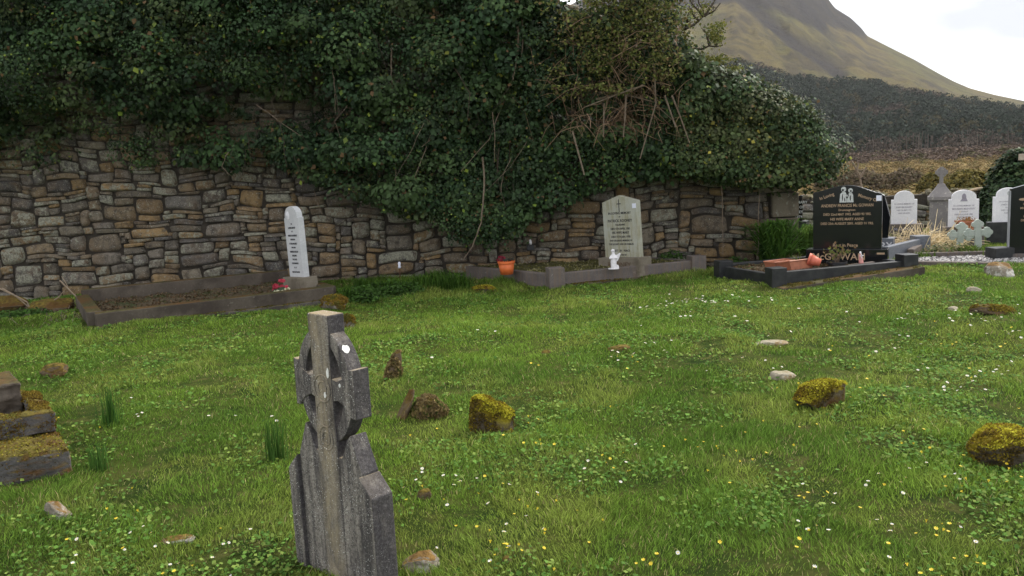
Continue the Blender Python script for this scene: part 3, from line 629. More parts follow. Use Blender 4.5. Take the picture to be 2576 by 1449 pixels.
def arch(w_, h, rise, n=12, shoulder=0, sh=0):
    hw_ = w_/2; p = [(-hw_, 0), (hw_, 0), (hw_, h-rise-sh)]
    if shoulder: p.append((hw_-shoulder, h-rise-sh)); p.append((hw_-shoulder, h-rise))
    a = hw_-shoulder
    for i in range(n+1):
        t = math.pi*i/n; p.append((a*math.cos(t)*.999, h-rise+rise*math.sin(t))) if i not in (0, n) else None
    if shoulder: p.append((-a, h-rise)); p.append((-a, h-rise-sh))
    p.append((-hw_, h-rise-sh)); return p
def kerb(a, b, th, z0, z1, name, mat, parent, z1b=None, bev=.012):
    """kerb beam between two ground points (in the parent's frame of world minus location)"""
    a = Vector((a[0], a[1], 0)); b = Vector((b[0], b[1], 0)); d = (b-a).normalized(); nn = Vector((-d.y, d.x, 0))*th/2; z1b = z1 if z1b is None else z1b
    o_ = parent.location; vs = []
    for z_a, z_b in ((z0, z0), (z1, z1b)):
        for p, z in ((a-nn, z_a), (b-nn, z_b), (b+nn, z_b), (a+nn, z_a)): vs.append((p.x-o_.x, p.y-o_.y, z-o_.z))
    mb = MB(); mb.add(vs, [(0, 3, 2, 1), (4, 5, 6, 7), (0, 1, 5, 4), (1, 2, 6, 5), (2, 3, 7, 6), (3, 0, 4, 7)]); return mb.build(name, mat, parent, bev)
def infill(pts, z, name, mat, parent, n=26, amp=.03, seed=1):
    a, b, c, d = [np.array((p[0], p[1])) for p in pts]; o_ = parent.location; V = []
    for j in range(n):
        for i in range(n):
            u, v_ = i/(n-1), j/(n-1); q_ = (a*(1-u)+b*u)*(1-v_)+(d*(1-u)+c*u)*v_
            V.append((q_[0]-o_.x, q_[1]-o_.y, z-o_.z+amp*(float(fbm(q_[0]*5, q_[1]*5, seed, 3))-.5)*2))
    ii = np.arange(n*n).reshape(n, n); f = np.stack([ii[:-1, :-1], ii[:-1, 1:], ii[1:, 1:], ii[1:, :-1]], -1).reshape(-1, 4)
    return big(name, np.array(V), f, mat, None, parent, True)
def post(p, hw_, z0, z1, name, mat, parent, rz=0, cap=None):
    o_ = parent.location; M_ = Matrix.Translation((p[0]-o_.x, p[1]-o_.y, -o_.z)) @ Matrix.Rotation(rz, 4, 'Z')
    mb = MB(); mb.box(-hw_, hw_, -hw_, hw_, z0, z1, 0, M_)
    ob = mb.build(name, mat, parent, .008)
    return ob
EXCL = []     # quads without grass
# ---------------------------------------------------------------- foreground celtic cross
cz = 1.115; Aa = Vector((-.75796, 3.31027, 0)); ang = math.radians(-44.58); ax = Vector((math.cos(ang), math.sin(ang), 0))
cc0 = Aa-ax*.075
cel = empty('celtic_cross_headstone', cc0, ang, (0, 0), 'weathered dark grey celtic cross headstone close in the foreground', 'headstone')
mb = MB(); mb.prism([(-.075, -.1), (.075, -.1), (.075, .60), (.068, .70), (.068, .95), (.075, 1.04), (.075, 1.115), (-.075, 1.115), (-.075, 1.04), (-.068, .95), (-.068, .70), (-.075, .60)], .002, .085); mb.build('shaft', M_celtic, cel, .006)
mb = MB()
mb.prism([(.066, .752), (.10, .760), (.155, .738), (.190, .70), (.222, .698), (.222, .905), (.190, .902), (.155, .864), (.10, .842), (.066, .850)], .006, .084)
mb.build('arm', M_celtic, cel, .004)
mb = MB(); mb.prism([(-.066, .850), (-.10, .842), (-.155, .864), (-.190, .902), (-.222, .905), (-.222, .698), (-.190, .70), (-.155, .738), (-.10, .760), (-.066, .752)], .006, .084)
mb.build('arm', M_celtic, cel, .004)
mb = MB(); vs = []; fs = []; nr = 60
for i in range(nr):
    t = 2*math.pi*i/nr; c_, s_ = math.cos(t), math.sin(t)
    for a_, b_, y_ in ((.136, .196, .010), (.197, .247, .010), (.197, .247, .078), (.136, .196, .078)): vs.append((a_*c_, y_, .810+b_*s_))
for i in range(nr):
    for k in range(4): fs.append((i*4+k, i*4+(k+1) % 4, ((i+1) % nr)*4+(k+1) % 4, ((i+1) % nr)*4+k))
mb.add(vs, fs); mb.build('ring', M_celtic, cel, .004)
def body(sg):
    p = [(0, -.15), (.234, -.15), (.234, .478), (.226, .492), (.165, .628), (.128, .610), (.105, .560), (.0, .56)]
    p = [(x*sg, z) for x, z in p]; return p if sg > 0 else p[::-1]
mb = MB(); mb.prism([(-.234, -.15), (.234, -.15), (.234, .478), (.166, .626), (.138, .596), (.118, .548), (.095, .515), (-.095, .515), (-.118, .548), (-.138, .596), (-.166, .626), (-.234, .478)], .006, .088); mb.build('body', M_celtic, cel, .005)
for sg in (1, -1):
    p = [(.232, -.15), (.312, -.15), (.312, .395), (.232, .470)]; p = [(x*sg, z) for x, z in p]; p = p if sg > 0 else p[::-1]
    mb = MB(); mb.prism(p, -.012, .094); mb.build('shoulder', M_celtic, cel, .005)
mb = MB()
def torus(mb, cx, zc, R_, r_, y): mb.tube([(cx+R_*math.cos(t*math.pi/16), y, zc+R_*math.sin(t*math.pi/16)) for t in range(33)], r_, 6)
torus(mb, 0, .80, .058, .0035, .002); torus(mb, 0, .80, .030, .003, .002); torus(mb, 0, .585, .05, .003, .002); torus(mb, 0, .585, .028, .003, .002); torus(mb, 0, .69, .055, .0025, .002)
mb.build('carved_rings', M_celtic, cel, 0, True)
def patch(par, x, z, rx, rz, y, M_=None, seed=0, ax_='xz'):
    q_ = random.Random(seed); pts = [(x+rx*math.cos(t*.5236)*q_.uniform(.75, 1.15), z+rz*math.sin(t*.5236)*q_.uniform(.75, 1.15)) for t in range(12)]
    mb = MB(); mb.prism(pts, y-.0015, y+.002, 0, M_); return mb.build('lichen_patch', M_lich, par)
patch(cel, .052, .872, .008, .022, -.001, None, 1); patch(cel, .02, .775, .007, .014, -.001, None, 2); patch(cel, .125, .86-.03, .006, .008, .005, None, 3)
# patch on the ring's outer edge
aR = math.radians(43); mb = MB(); q_ = random.Random(5)
vs = []; fs = []
for i in range(14):
    t = i/14*2*math.pi; da = .085*math.sin(t)*q_.uniform(.8, 1.1); dy = .017*math.cos(t)*q_.uniform(.8, 1.15)
    for e_ in (-.004, .002): vs.append(((.197+e_)*math.cos(aR+da), .034+dy, .810+(.247+e_)*math.sin(aR+da)))
n_ = 14; fs = [tuple(2*i+1 for i in range(n_))[::-1], tuple(2*i for i in range(n_))]+[(2*i, 2*((i+1) % n_), 2*((i+1) % n_)+1, 2*i+1) for i in range(n_)]
mb.add(vs, fs); mb.build('lichen_patch', M_lich, cel)

# ---------------------------------------------------------------- left plot with the leaning white headstone
A0, B0 = G(243, 832), G(838, 762); C0, D0 = G(850, 712), G(420, 762)
A0 = Vector((A0.x, A0.y, 0)); B0.z = 0; back = Vector((-1.1, 1.85, 0)); C0 = B0+back; D0 = A0+back
kl = empty('grave_kerb', (A0+C0)/2, 0, (0, 0), 'mossy brown concrete kerb of the empty looking plot along the wall', 'grave kerb')
kl.location.z = 0
kerb(A0, B0, .17, -.1, .22, 'front_kerb', M_conc, kl, .24); kerb(A0, B0, .30, -.15, .055, 'footing', M_concd, kl, .075)
kerb(D0, C0, .16, -.1, .30, 'back_kerb', M_conc, kl); kerb(A0+back*.03, D0-back*.04, .17, -.1, .232, 'end_kerb', M_conc, kl); kerb(B0+back*.03, C0-back*.04, .16, -.1, .228, 'end_kerb', M_conc, kl)
infill((A0, B0, C0, D0), .12, 'soil', M_soil, kl, 40, .05); EXCL.append((A0-Vector((.12, .12, 0)), B0+Vector((.12, -.12, 0)), C0, D0))
def rel(e, x, y, Yd): return at(x, y, Yd)
hsY = 11.75; base = at(757, 728, hsY); 
hl = empty('headstone', (base.x, hsY, .20), math.radians(-50), (0, math.radians(0)), 'narrow leaning white headstone with black lettering before the wall', 'headstone')
scale = hsY/F_; zt = at(750, 518, hsY).z-.20; zp = at(770, 695, hsY).z-.20
mb = MB(); mb.box(-.27, .27, -.14, .14, -.2, zp); mb.build('plinth', M_plinth, hl, .008)
sl = arch(.44, zt-zp, .13, 10, .03, .03); mb = MB(); mb.prism([(x, z+zp) for x, z in sl], -.045, .045); o = mb.build('slab', M_white, hl, .004); 
hl.rotation_euler = (math.radians(0), math.radians(-2.4), math.radians(-50))
rows = [('IN', .03, .22, 1), ('LOVING MEMORY', .035, .055, .8), ('OF', .03, .05, 1), ('PATRICK McGARRIGLE', .038, .06, .75), ('KINTAUGHA', .032, .055, .8), ('OF HIS MARGARET', .036, .06, .8), ('WHO DIED', .032, .055, .8), ('WINIFRED KEEGAN', .036, .06, .8), ('AND JAMES', .034, .055, .8), ('TULLYSKEL', .034, .055, .9), ('CULLEENAMORE', .034, .055, .8), ('R. I. P.', .032, .06, 1), ('ERECTED BY HIS WIFE', .032, .065, .75)]
lines(hl, rows, zt-.03, -.0465, M_ink)
mb = MB(); mb.blob((-.09, -.045, zt-.13), (.055, .008, .065), 0, 12); mb.blob((-.10, -.05, zt-.12), (.03, .012, .03), 0, 10); mb.build('carved_emblem', M_white2, hl, 0, True)
# pink wreath
p = at(708, 735, 11.25); wr = empty('flower_posy', (p.x, 11.25, .17), 0, (0, 0), 'posy of red, pink and cream flowers resting on the mossy plot', 'flowers')
def petals(par, name, mat, pts, r_, n=7, jit=.35):
    V = []; Fk = []
    q_ = np.random.default_rng(len(pts)); C_ = []; Nn = []
    for c in pts:
        for k in range(n):
            u = norm(q_.normal(size=3)); u[2] = abs(u[2]); C_.append(np.array(c)+u*r_*.6); Nn.append(u+q_.normal(size=3)*jit)
    v, f = leaves(np.array(C_), np.array(Nn), np.full(len(C_), r_*1.3), .95, .15, q_); return big(name, v, f, mat, None, par)
q_ = random.Random(3)
fl = [(q_.uniform(-.11, .11), q_.uniform(-.06, .06), q_.uniform(.03, .12)) for _ in range(9)]+[(q_.uniform(-.05, .05), 0, .17) for _ in range(3)]
petals(wr, 'pink_blooms', M_pink, fl, .035, 22); petals(wr, 'cream_blooms', M_cream, [(q_.uniform(-.13, .13), -.06+q_.uniform(-.02, .02), q_.uniform(.01, .06)) for _ in range(8)], .026, 18)
mb = MB(); mb.blob((0, 0, .03), (.12, .07, .06), 0, 10, .2); mb.build('leaf_base', plain('posy_foliage', (.03, .05, .02), .7), wr)

# ---------------------------------------------------------------- centre plot, green grey gabled headstone
A1, B1, C1 = G(1398, 722), G(1752, 686), G(1125, 688)
A1 = Vector(A1[:]); D1 = A1+(B1-A1)*.0+(C1-A1); E1 = B1+(C1-A1)*.82
kc = empty('grave_kerb', (A1+E1)/2, 0, (0, 0), 'grey brown kerb with square corner posts round the gabled headstone', 'grave kerb')
kerb(A1, B1, .10, -.1, .20, 'front_kerb', M_kgrey, kc, .20); kerb(A1, B1, .2, -.15, .03, 'footing', M_conc, kc); kerb(A1, D1, .09, -.1, .19, 'side_kerb', M_kgrey, kc, .17); kerb(B1, E1, .09, -.1, .19, 'side_kerb', M_kgrey, kc); kerb(D1, E1, .10, -.1, .22, 'back_kerb', M_kgrey, kc, .27)
for p_ in (A1, B1): post(p_, .115, -.1, .285 if p_ is A1 else .265, 'corner_post', M_kgrey, kc, .2)
infill((A1, B1, E1, D1), .165, 'moss_bed', stone('moss_bed', (.06, .06, .02), (.12, .11, .035), 12, (.22, .19, .09), (.56, .63), 30, bump=1, bd=.03), kc, 40, .03); EXCL.append((A1, B1, E1, D1))
hY = 12.55; bp = at(1575, 690, hY); zt = at(1555, 493, hY).z; zp = at(1600, 645, hY).z; zs = at(1525, 512, hY).z
hc = empty('headstone', (bp.x-.01, hY, 0), math.radians(-48), (0, math.radians(-2.5)), 'pale green grey gabled headstone with black lettering and engraved cross', 'headstone')
mb = MB(); mb.box(-.40, .40, -.15, .15, -.05, zp); mb.build('plinth', M_plinth, hc, .006)
hw_ = .335; mb = MB(); mb.prism([(-hw_, zp), (hw_, zp), (hw_, zs+.02), (0, zt+.01), (-hw_, zs+.02)], -.05, .05); mb.build('slab', M_greenst, hc, .004)
lines(hc, [('IN LOVING MEMORY', .05, .26, .95), ('OF', .03, .055, 1), ('PATRICK ROONEY', .06, .06, .95), ('TULLAGHANS', .038, .06, .8), ('DIED 5TH APRIL 1965', .045, .06, .9), ('HIS WIFE MARY', .052, .06, .95), ('DIED 15TH JAN. 1998', .045, .062, .9), ('AND DECEASED MEMBERS OF', .037, .058, .9), ('THE ROONEY AND LEE FAMILIES', .037, .055, .9), ('REST   IN   PEACE', .042, .10, 1), ('ERECTED BY', .034, .065, 1), ('CARMEN TRAVERS', .044, .055, 1)], zt, -.0515, M_ink)
mb = MB(); mb.box(-.006, .006, -.0525, -.049, zt-.24, zt-.05); mb.box(-.04, .04, -.053, -.049, zt-.125, zt-.112); mb.build('engraved_cross', M_ink, hc)
mb = MB(); mb.box(hw_-.075, hw_-.005, -.056, -.0505, zs-.09, zs-.02); mb.build('number_tag', M_tag, hc)
text(hc, 'ROONEY', .02, zp-.11, .11, -.1515, plain('brown_lettering', (.10, .06, .035)))
# orange pot
p = at(1275, 688, 12.35)
def pot(name, loc, r0, r1, h, mat, label, rot=(0, 0, 0), square=False, rimh=.03, soil=True, sx=1, cat='flower pot', group=None):
    e = empty(name, loc, rot[2], (rot[0], rot[1]), label, cat, group); n = 4 if square else 22; R_ = Matrix.Rotation(math.pi/4, 4, 'Z') if square else None
    mb = MB(); k = 1.41 if square else 1
    mb.lathe([(r0*k, 0), (r1*k*.97, h-rimh), (r1*k*.97-.01, h-rimh), (r1*k*.88, h*.78), (0.001, h*.78)], n, 0, (Matrix.Diagonal((sx, 1, 1, 1)) @ R_) if R_ else Matrix.Diagonal((sx, 1, 1, 1))); mb.build('pot_body', mat, e, 0, not square)
    mb = MB(); mb.lathe([(r1*k*.96, h-rimh), (r1*k*1.06, h-rimh), (r1*k*1.06, h), (r1*k*.93, h), (r1*k*.93, h*.8)], n, 0, (Matrix.Diagonal((sx, 1, 1, 1)) @ R_) if R_ else Matrix.Diagonal((sx, 1, 1, 1))); mb.build('rim', mat, e)
    if soil:
        mb = MB(); mb.lathe([(r1*k*.9, h*.80), (0.001, h*.84)], n, 0, (Matrix.Diagonal((sx, 1, 1, 1)) @ R_) if R_ else Matrix.Diagonal((sx, 1, 1, 1))); mb.build('soil', M_soil, e)
    return e
e = pot('flower_pot', (p.x, 12.35, p.z-.01), .095, .125, .20, M_terra2, 'bright orange flower pot in the plot of the gabled headstone')
petals(e, 'red_plant', plain('red_leaf', (.22, .02, .04), .6, .3, .4, 40), [(-.08+q_.uniform(-.05, .05), q_.uniform(-.04, .04), .21+q_.uniform(0, .05)) for _ in range(9)], .03, 14)
petals(e, 'dark_leaves', plain('dark_leaf', (.03, .03, .02), .7), [(.03+q_.uniform(-.07, .07), q_.uniform(-.04, .04), .20+q_.uniform(0, .02)) for _ in range(7)], .03, 10)
# kneeling angel
p = at(1544, 676, 11.95)
an = empty('angel_statuette', (p.x, 11.95, p.z-.005), math.radians(0), (0, 0), 'small white kneeling angel statuette with folded wings on the centre plot', 'statuette')
def skin(name, verts, edges, radii, mat, parent, sub=2):
    me = bpy.data.meshes.new(name); me.from_pydata(verts, edges, []); me.update(); o = link(name, me, mat, parent, 0)
    sm = o.modifiers.new('skin', 'SKIN'); sm.use_smooth_shade = True; ss = o.modifiers.new('sub', 'SUBSURF'); ss.levels = sub; ss.render_levels = sub
    for i, r_ in enumerate(radii): me.skin_vertices[0].data[i].radius = (r_ if isinstance(r_, tuple) else (r_, r_))
    me.skin_vertices[0].data[0].use_root = True; return o
# body: pelvis, waist, chest, neck, head / bent legs / folded arms
an.scale = (.82, .82, .82)
skin('figure', [(0, 0, .10), (0, 0, .17), (0, 0, .235), (0, 0, .275), (-.005, 0, .31), (.0, 0, .04), (.06, .02, .03), (.10, .02, .03), (-.045, 0, .225), (-.07, -.03, .19), (-.02, -.06, .20), (.045, -.005, .225), (.055, -.04, .195), (.01, -.065, .205)],
     [(0, 1), (1, 2), (2, 3), (3, 4), (0, 5), (5, 6), (6, 7), (2, 8), (8, 9), (9, 10), (2, 11), (11, 12), (12, 13)], [.058, .048, .046, .02, .04, .066, .05, .03, .02, .017, .014, .02, .017, .014], M_angel, an)
mb = MB()
for yy in (-.030, .018):
    mb.prism([(.030, .13), (.075, .15), (.10, .20), (.125, .27), (.118, .285), (.085, .26), (.045, .245), (.028, .20)], yy, yy+.014)
mb.build('wings', M_angel, an, .004); mb = MB(); mb.lathe([(.085, 0), (.09, .01), (.085, .022), (.001, .022)], 16, 0, None, 1.1, .8); mb.build('base', M_angel, an)
mb = MB(); mb.blob((-.005, .004, .325), (.036, .036, .03), 0, 12, .08); mb.build('hair', M_angel, an)

# ---------------------------------------------------------------- black headstone plot
A2, B2, C2 = G(1952, 722), G(2280, 698), G(1820, 698)
A2.z = B2.z = C2.z = 0; E2 = B2+(C2-A2)
kb = empty('grave_kerb', (A2+E2)/2, 0, (0, 0), 'polished black kerb with corner posts on a concrete footing', 'grave kerb')
kerb(A2, B2, .10, .0, .20, 'front_kerb', M_blackm, kb, .235); kerb(A2, C2, .10, -.05, .17, 'side_kerb', M_blackm, kb); kerb(C2, E2, .10, 0, .20, 'back_kerb', M_blackm, kb, .24); kerb(B2, E2, .10, 0, .22, 'side_kerb', M_blackm, kb)
kerb(A2+Vector((-.03, -.12, 0)), B2+Vector((.1, -.1, 0)), .32, -.2, .02, 'footing', M_conc, kb, .17)
for p_, z_ in ((A2, .26), (C2, .25), (B2, .32), (E2, .30)): post(p_, .105, -.05 if p_ is not B2 else .1, z_, 'corner_post', M_blackm, kb, .15)
infill((A2, B2, E2, C2), .155, 'leaf_litter', stone('leaf_litter', (.07, .05, .028), (.15, .11, .06), 16, (.26, .20, .12), (.54, .6), 34, stain=(.05, .08, .02), bump=1, bd=.03), kb, 44, .035, 5); EXCL.append((A2, B2, E2, C2)); EXCL.append((A2+Vector((0, -.3, 0)), B2+Vector((.1, -.3, 0)), B2, A2))
hY = 11.75; xL = at(2045, 650, hY).x; xR = at(2212, 650, hY).x
yaw = math.radians(-40+ -8); yaw = math.radians(-28)
zpt = at(2130, 625, hY).z; zb = .10; zmid = at(2148, 465, hY).z; zl = at(2062, 485, hY).z; zr = at(2190, 486, hY).z
bx = at(2131, 600, hY).x
hb = empty('headstone', (bx, hY, 0), yaw, (0, 0), 'large polished black headstone with gold lettering and a silver engraving', 'headstone')
sw = .455; mb = MB(); mb.box(-.54, .54, -.14, .14, -.02, zpt); mb.build('plinth', M_black, hb, .006)
top = [(-sw, zpt), (sw, zpt), (sw, zr-.02)]
for i in range(0, 15):
    u = 1-2*i/14; x = sw*.97*u; ez = math.cos(u*math.pi/2)**1.35; top.append((x, (zr if u > 0 else zl)+.0+(zmid-(zr if u > 0 else zl))*ez))
top.append((-sw, zl-.02)); mb = MB(); mb.prism(top, -.05, .05); mb.build('slab', M_black, hb, .005)
y_ = -.0515
text(hb, 'In Loving', -.27, zl-.06, .065, y_, M_gold, rot=-.33, sx=.85); text(hb, 'Memory Of', .27, zr-.055, .065, y_, M_gold, rot=.33, sx=.85)
zz = zmid-.285
for s_, sz, dz, sx_ in [('ANDREW FRANCIS Mc GOWAN', .060, 0, .80), ('Drumnagraun', .042, .062, .95), ('DIED 22nd MAY 1992. AGED 93 YRS.', .048, .062, .84), ('HIS WIFE MARY ANNE', .052, .068, .86), ('DIED 25th AUGUST 2001. AGED 91 YRS.', .048, .062, .84)]:
    zz -= dz; text(hb, s_, 0, zz, sz, y_, M_gold, sx=sx_)
text(hb, 'Rest in Peace', -.02, zpt+.05, .065, y_, M_gold, sx=.95); text(hb, 'McGOWAN', -.10, at(2110, 648, 11.6).z, .135, -.1415, M_gold, sx=1.0)
mb = MB()
def flat(pts, y0=-.053): mb.prism(pts, y0, -.0505)
def ell(cx, cz_, rx, rz, n=14): return [(cx+rx*math.cos(2*math.pi*i/n), cz_+rz*math.sin(2*math.pi*i/n)) for i in range(n)]
ez = zmid-.02; flat(ell(-.045, ez-.035, .034, .036)); flat([(-.10, ez-.22), (-.005, ez-.22), (-.002, ez-.12), (-.02, ez-.075), (-.055, ez-.07), (-.09, ez-.10)])
flat(ell(.045, ez-.055, .03, .032), -.0535); flat([(.0, ez-.22), (.085, ez-.22), (.08, ez-.12), (.065, ez-.09), (.03, ez-.088), (.004, ez-.12)], -.0535); 
for (a, b_, c_, d_) in ((-.055, ez-.045, .014, .016), (.05, ez-.062, .012, .014), (.0, ez-.15, .012, .016), (-.06, ez-.15, .006, .05), (.045, ez-.16, .007, .04), (.02, ez-.12, .005, .02), (-.03, ez-.18, .006, .03)): mb.prism(ell(a, b_, c_, d_), -.0548, -.0534, 1)
mb.build('engraved_figures', [M_silver, M_black], hb)
mb = MB(); mb.box(sw-.075, sw-.008, -.056, -.0505, zr-.10, zr-.025); mb.build('number_tag', M_tag, hb)
mb = MB(); mb.box(.40, .50, -.1445, -.1405, zpt-.07, zpt-.045); mb.build('brass_tag', M_gold, hb)
mb = MB(); q2_ = [(x, z) for x, z in top if x > .02][1:]
# troughs, pots, figurine on the black plot
def trough(loc, L_, Wd, h, rz, label, grp, lean=(0, 0)):
    e = empty('planter_trough', loc, rz, lean, label, 'planter', grp); mb = MB(); a, b_ = L_/2, Wd/2; t_ = .014; k = .86
    O = [(-a*k, -b_*k), (a*k, -b_*k), (a*k, b_*k), (-a*k, b_*k)]; T_ = [(-a, -b_), (a, -b_), (a, b_), (-a, b_)]; I = [(-a+t_, -b_+t_), (a-t_, -b_+t_), (a-t_, b_-t_), (-a+t_, b_-t_)]
    vs = [(*p, 0) for p in O]+[(*p, h) for p in T_]+[(*p, h) for p in I]+[(p[0]*k, p[1]*k, h*.6) for p in I]
    fs = [(3, 2, 1, 0)]+[(i, (i+1) % 4, 4+(i+1) % 4, 4+i) for i in range(4)]+[(4+i, 4+(i+1) % 4, 8+(i+1) % 4, 8+i) for i in range(4)]+[(8+i, 8+(i+1) % 4, 12+(i+1) % 4, 12+i) for i in range(4)]+[(12, 13, 14, 15)]
    mb.add(vs, fs); mb.build('trough_body', M_terra, e)
    mb = MB(); r_ = .011
    for p0, p1 in zip(T_, T_[1:]+T_[:1]): mb.tube([(*p0, h), (*p1, h)], r_, 6)
    mb.build('rim', M_terra, e); return e
p = at(1965, 672, 11.35); trough((p.x, 11.42, .165), .40, .19, .10, math.radians(28), 'empty terracotta trough, the left of two on the black plot', 'terracotta troughs')
p = at(2010, 678, 11.1); e = trough((p.x, 11.15, .165), .44, .19, .12, math.radians(26), 'terracotta trough with sprouting leaves, nearest the fallen pot', 'terracotta troughs', (math.radians(-12), 0))
mb = MB()
for i in range(14): a = q_.uniform(0, 6.28); x0 = q_.uniform(-.05, .1); mb.tube([(x0, 0, .08), (x0+.03*math.cos(a), .02*math.sin(a), .16), (x0+.09*math.cos(a), .06*math.sin(a), .21)], [.004, .003, .001], 3)
mb.build('leaves', plain('bulb_leaf', (.10, .14, .03), .5), e)
p = at(2060, 672, 11.0); pot('flower_pot', (p.x+.06, 11.1, .25), .048, .082, .165, M_terra3, 'coral plant pot lying on its side on the black plot', rot=(0, math.radians(-72), math.radians(-25)), soil=False)
p = at(2105, 668, 11.2); e = pot('plant_bowl', (p.x+.02, 11.25, .14), .07, .13, .10, M_dark, 'black plastic bowl with a straggly yellow green plant', cat='flower pot')
mb = MB()
for i in range(26):
    a = q_.uniform(0, 6.28); l = q_.uniform(.05, .16); mb.tube([(0, 0, .06), (l*.4*math.cos(a), l*.4*math.sin(a), .16), (l*math.cos(a), l*math.sin(a), .18+q_.uniform(-.02, .1))], [.004, .003, .002], 3)
mb.build('stems', M_twig, e)
q5 = np.random.default_rng(4); n = 130; c = q5.normal(size=(n, 3))*[.09, .06, .05]+[0, 0, .23]; v, f = leaves(c, q5.normal(size=(n, 3)), q5.uniform(.03, .055, n), .6, .2, q5)
cl = np.array([(.20, .19, .05), (.12, .15, .04), (.25, .16, .09)])[q5.integers(0, 3, n)]; big('foliage', v, f, M_leaf, np.repeat(cl, 4, 0), e)
p = at(2164, 664, 11.15)
fg = empty('religious_figurine', (p.x, 11.12, .215), 0, (0, math.radians(-5)), 'small pink robed figurine with a white cross standing on the black kerb', 'figurine')
M_pinkr = plain('pink_plaster', (.66, .30, .27), .6)
mb = MB(); mb.lathe([(.032, 0), (.030, .02), (.024, .08), (.022, .11), (.013, .125), (.001, .13)], 12); mb.build('robe', M_pinkr, fg, 0, True)
mb = MB(); mb.blob((0, 0, .145), (.015, .015, .018), 0, 10); mb.build('head', M_angel, fg, 0, True)
mb = MB(); mb.box(-.006, .006, -.034, -.026, .07, .135); mb.box(-.026, .026, -.034, -.0262, .10, .112); mb.build('cross', M_angel, fg)
mb = MB(); mb.box(-.17, .17, -.04, .04, -.02, -.0, 0); mb.build('shelf_stone', M_kgrey, fg, .004)

# ---------------------------------------------------------------- graves to the right
def headstone(xpx, ybase, ytop, wpx, Yd, yaw_, mats, label, rise=.12, sh=.06, shh=.04, th=.09, plinth=None, yplinth=None, lean=(0, 0), rows=None, tm=None, texty=None, gable=None, group=None):
    p = at(xpx, ybase, Yd); s_ = Yd/F_; e = empty('headstone', (p.x, Yd, 0), yaw_, lean, label, 'headstone', group); ca = max(.3, math.cos(yaw_-math.atan2(-p.x, Yd)))
    wd = wpx*s_/ca; zt_ = at(xpx, ytop, Yd).z; zp_ = at(xpx, yplinth or ybase, Yd).z if (yplinth or plinth) else 0.
    pr = gable(wd, zt_-zp_) if gable else arch(wd, zt_-zp_, rise, 12, sh, shh)
    mb = MB(); mb.prism([(x, z+zp_) for x, z in pr], -th/2, th/2); mb.build('slab', mats[0], e, .005)
    if zp_ > .02:
        mb = MB(); mb.box(-wd/2-.09, wd/2+.09, -th/2-.09, th/2+.09, -.1, zp_); mb.build('plinth', mats[1], e, .006)
    if rows: lines(e, rows, zt_, -th/2-.0015, tm)
    return e, wd, zp_, zt_
ms = math.radians
e, wd, zp_, zt_ = headstone(2273, 590, 480, 59, 15.3, ms(-22), (M_white2, M_kgrey), 'white arched headstone beside the black ones, straw lying at its foot', yplinth=563, sh=.05, shh=.03, rise=.13,
    rows=[('IN LOVING MEMORY OF', .036, .24, .85), ('JOHN McSHARRY', .042, .06, .85), ('DIED 7th MAY 1951', .035, .055, .85), ('AND HIS WIFE', .035, .055, .85)], tm=M_inkg)
text(e, 'McSHARRY', 0, zp_-.09, .07, -.1365, M_inkg)
e, wd, zp_, zt_ = headstone(2422, 585, 478, 67, 14.9, ms(-22), (M_white2, M_kgrey), 'white arched headstone with engraved praying figure and terracotta pot', yplinth=570, sh=.045, shh=.045, rise=.12,
    rows=[('IN LOVING MEMORY OF', .036, .28, .85), ('MAUREEN McSHARRY', .045, .055, .85), ('DOONALLY', .030, .05, .85), ('DIED 21st JUNE 1985', .038, .05, .85), ('AGED 80 YEARS', .038, .05, .85)], tm=M_inkg)
mb = MB(); mb.prism(ell(0, zt_-.12, .035, .06), -.048, -.0453); mb.prism([(-.06, zt_-.2), (.06, zt_-.2), (.03, zt_-.13), (-.03, zt_-.15)], -.0488, -.0453); mb.build('engraved_figure', M_inkg, e)
e, wd, zp_, zt_ = headstone(2533, 590, 472, 66, 15.0, ms(-24), (M_white2, M_blackm), 'white arched headstone on a black plinth, half hidden by the black one', yplinth=558, sh=.05, shh=.04, rise=.12,
    rows=[('IN LOVING MEMORY', .036, .25, .85), ('JAMES & MARY', .042, .055, .85), ('GILLEN', .035, .05, .85), ('DIED 15th JUNE', .038, .05, .85), ('AGED 82', .038, .05, .85)], tm=M_inkg)
mb = MB(); mb.prism(ell(.02, zt_-.10, .045, .045), -.048, -.0453); mb.build('engraved_rose', M_silver, e)
def chamf(wd, h): return [(-wd/2, 0), (wd/2, 0), (wd/2+.03, h*.45), (wd/2-.06, h*.93), (wd/2-.16, h), (-wd/2, h)]
e, wd, zp_, zt_ = headstone(2188, 640, 484, 84, 13.6, ms(-30), (M_black, M_gpol), 'black shaped headstone mostly hidden behind the gold lettered one', yplinth=598, gable=chamf, th=.12)
text(e, 'McGARRY', wd/2-.26, zp_-.12, .15, -.1515, M_white2)
def slope(wd, h): return [(-wd/2, 0), (wd/2, 0), (wd/2, h*.985), (.0, h), (-wd/2, h)]
e, wd, zp_, zt_ = headstone(1984, 575, 492, 66, 15.6, ms(-30), (M_black, M_blackm), 'black headstone peeping out behind the end of the rubble wall', yplinth=556, gable=slope, rows=[('IN MEMORY OF MARY', .07, .13, 1), ('BELOVED WIFE OF', .07, .09, 1), ('MICHAEL FEENEY', .07, .09, 1), ('WHO DIED 1974', .07, .09, 1), ('R.I.P.', .07, .09, 1)], tm=M_silver)
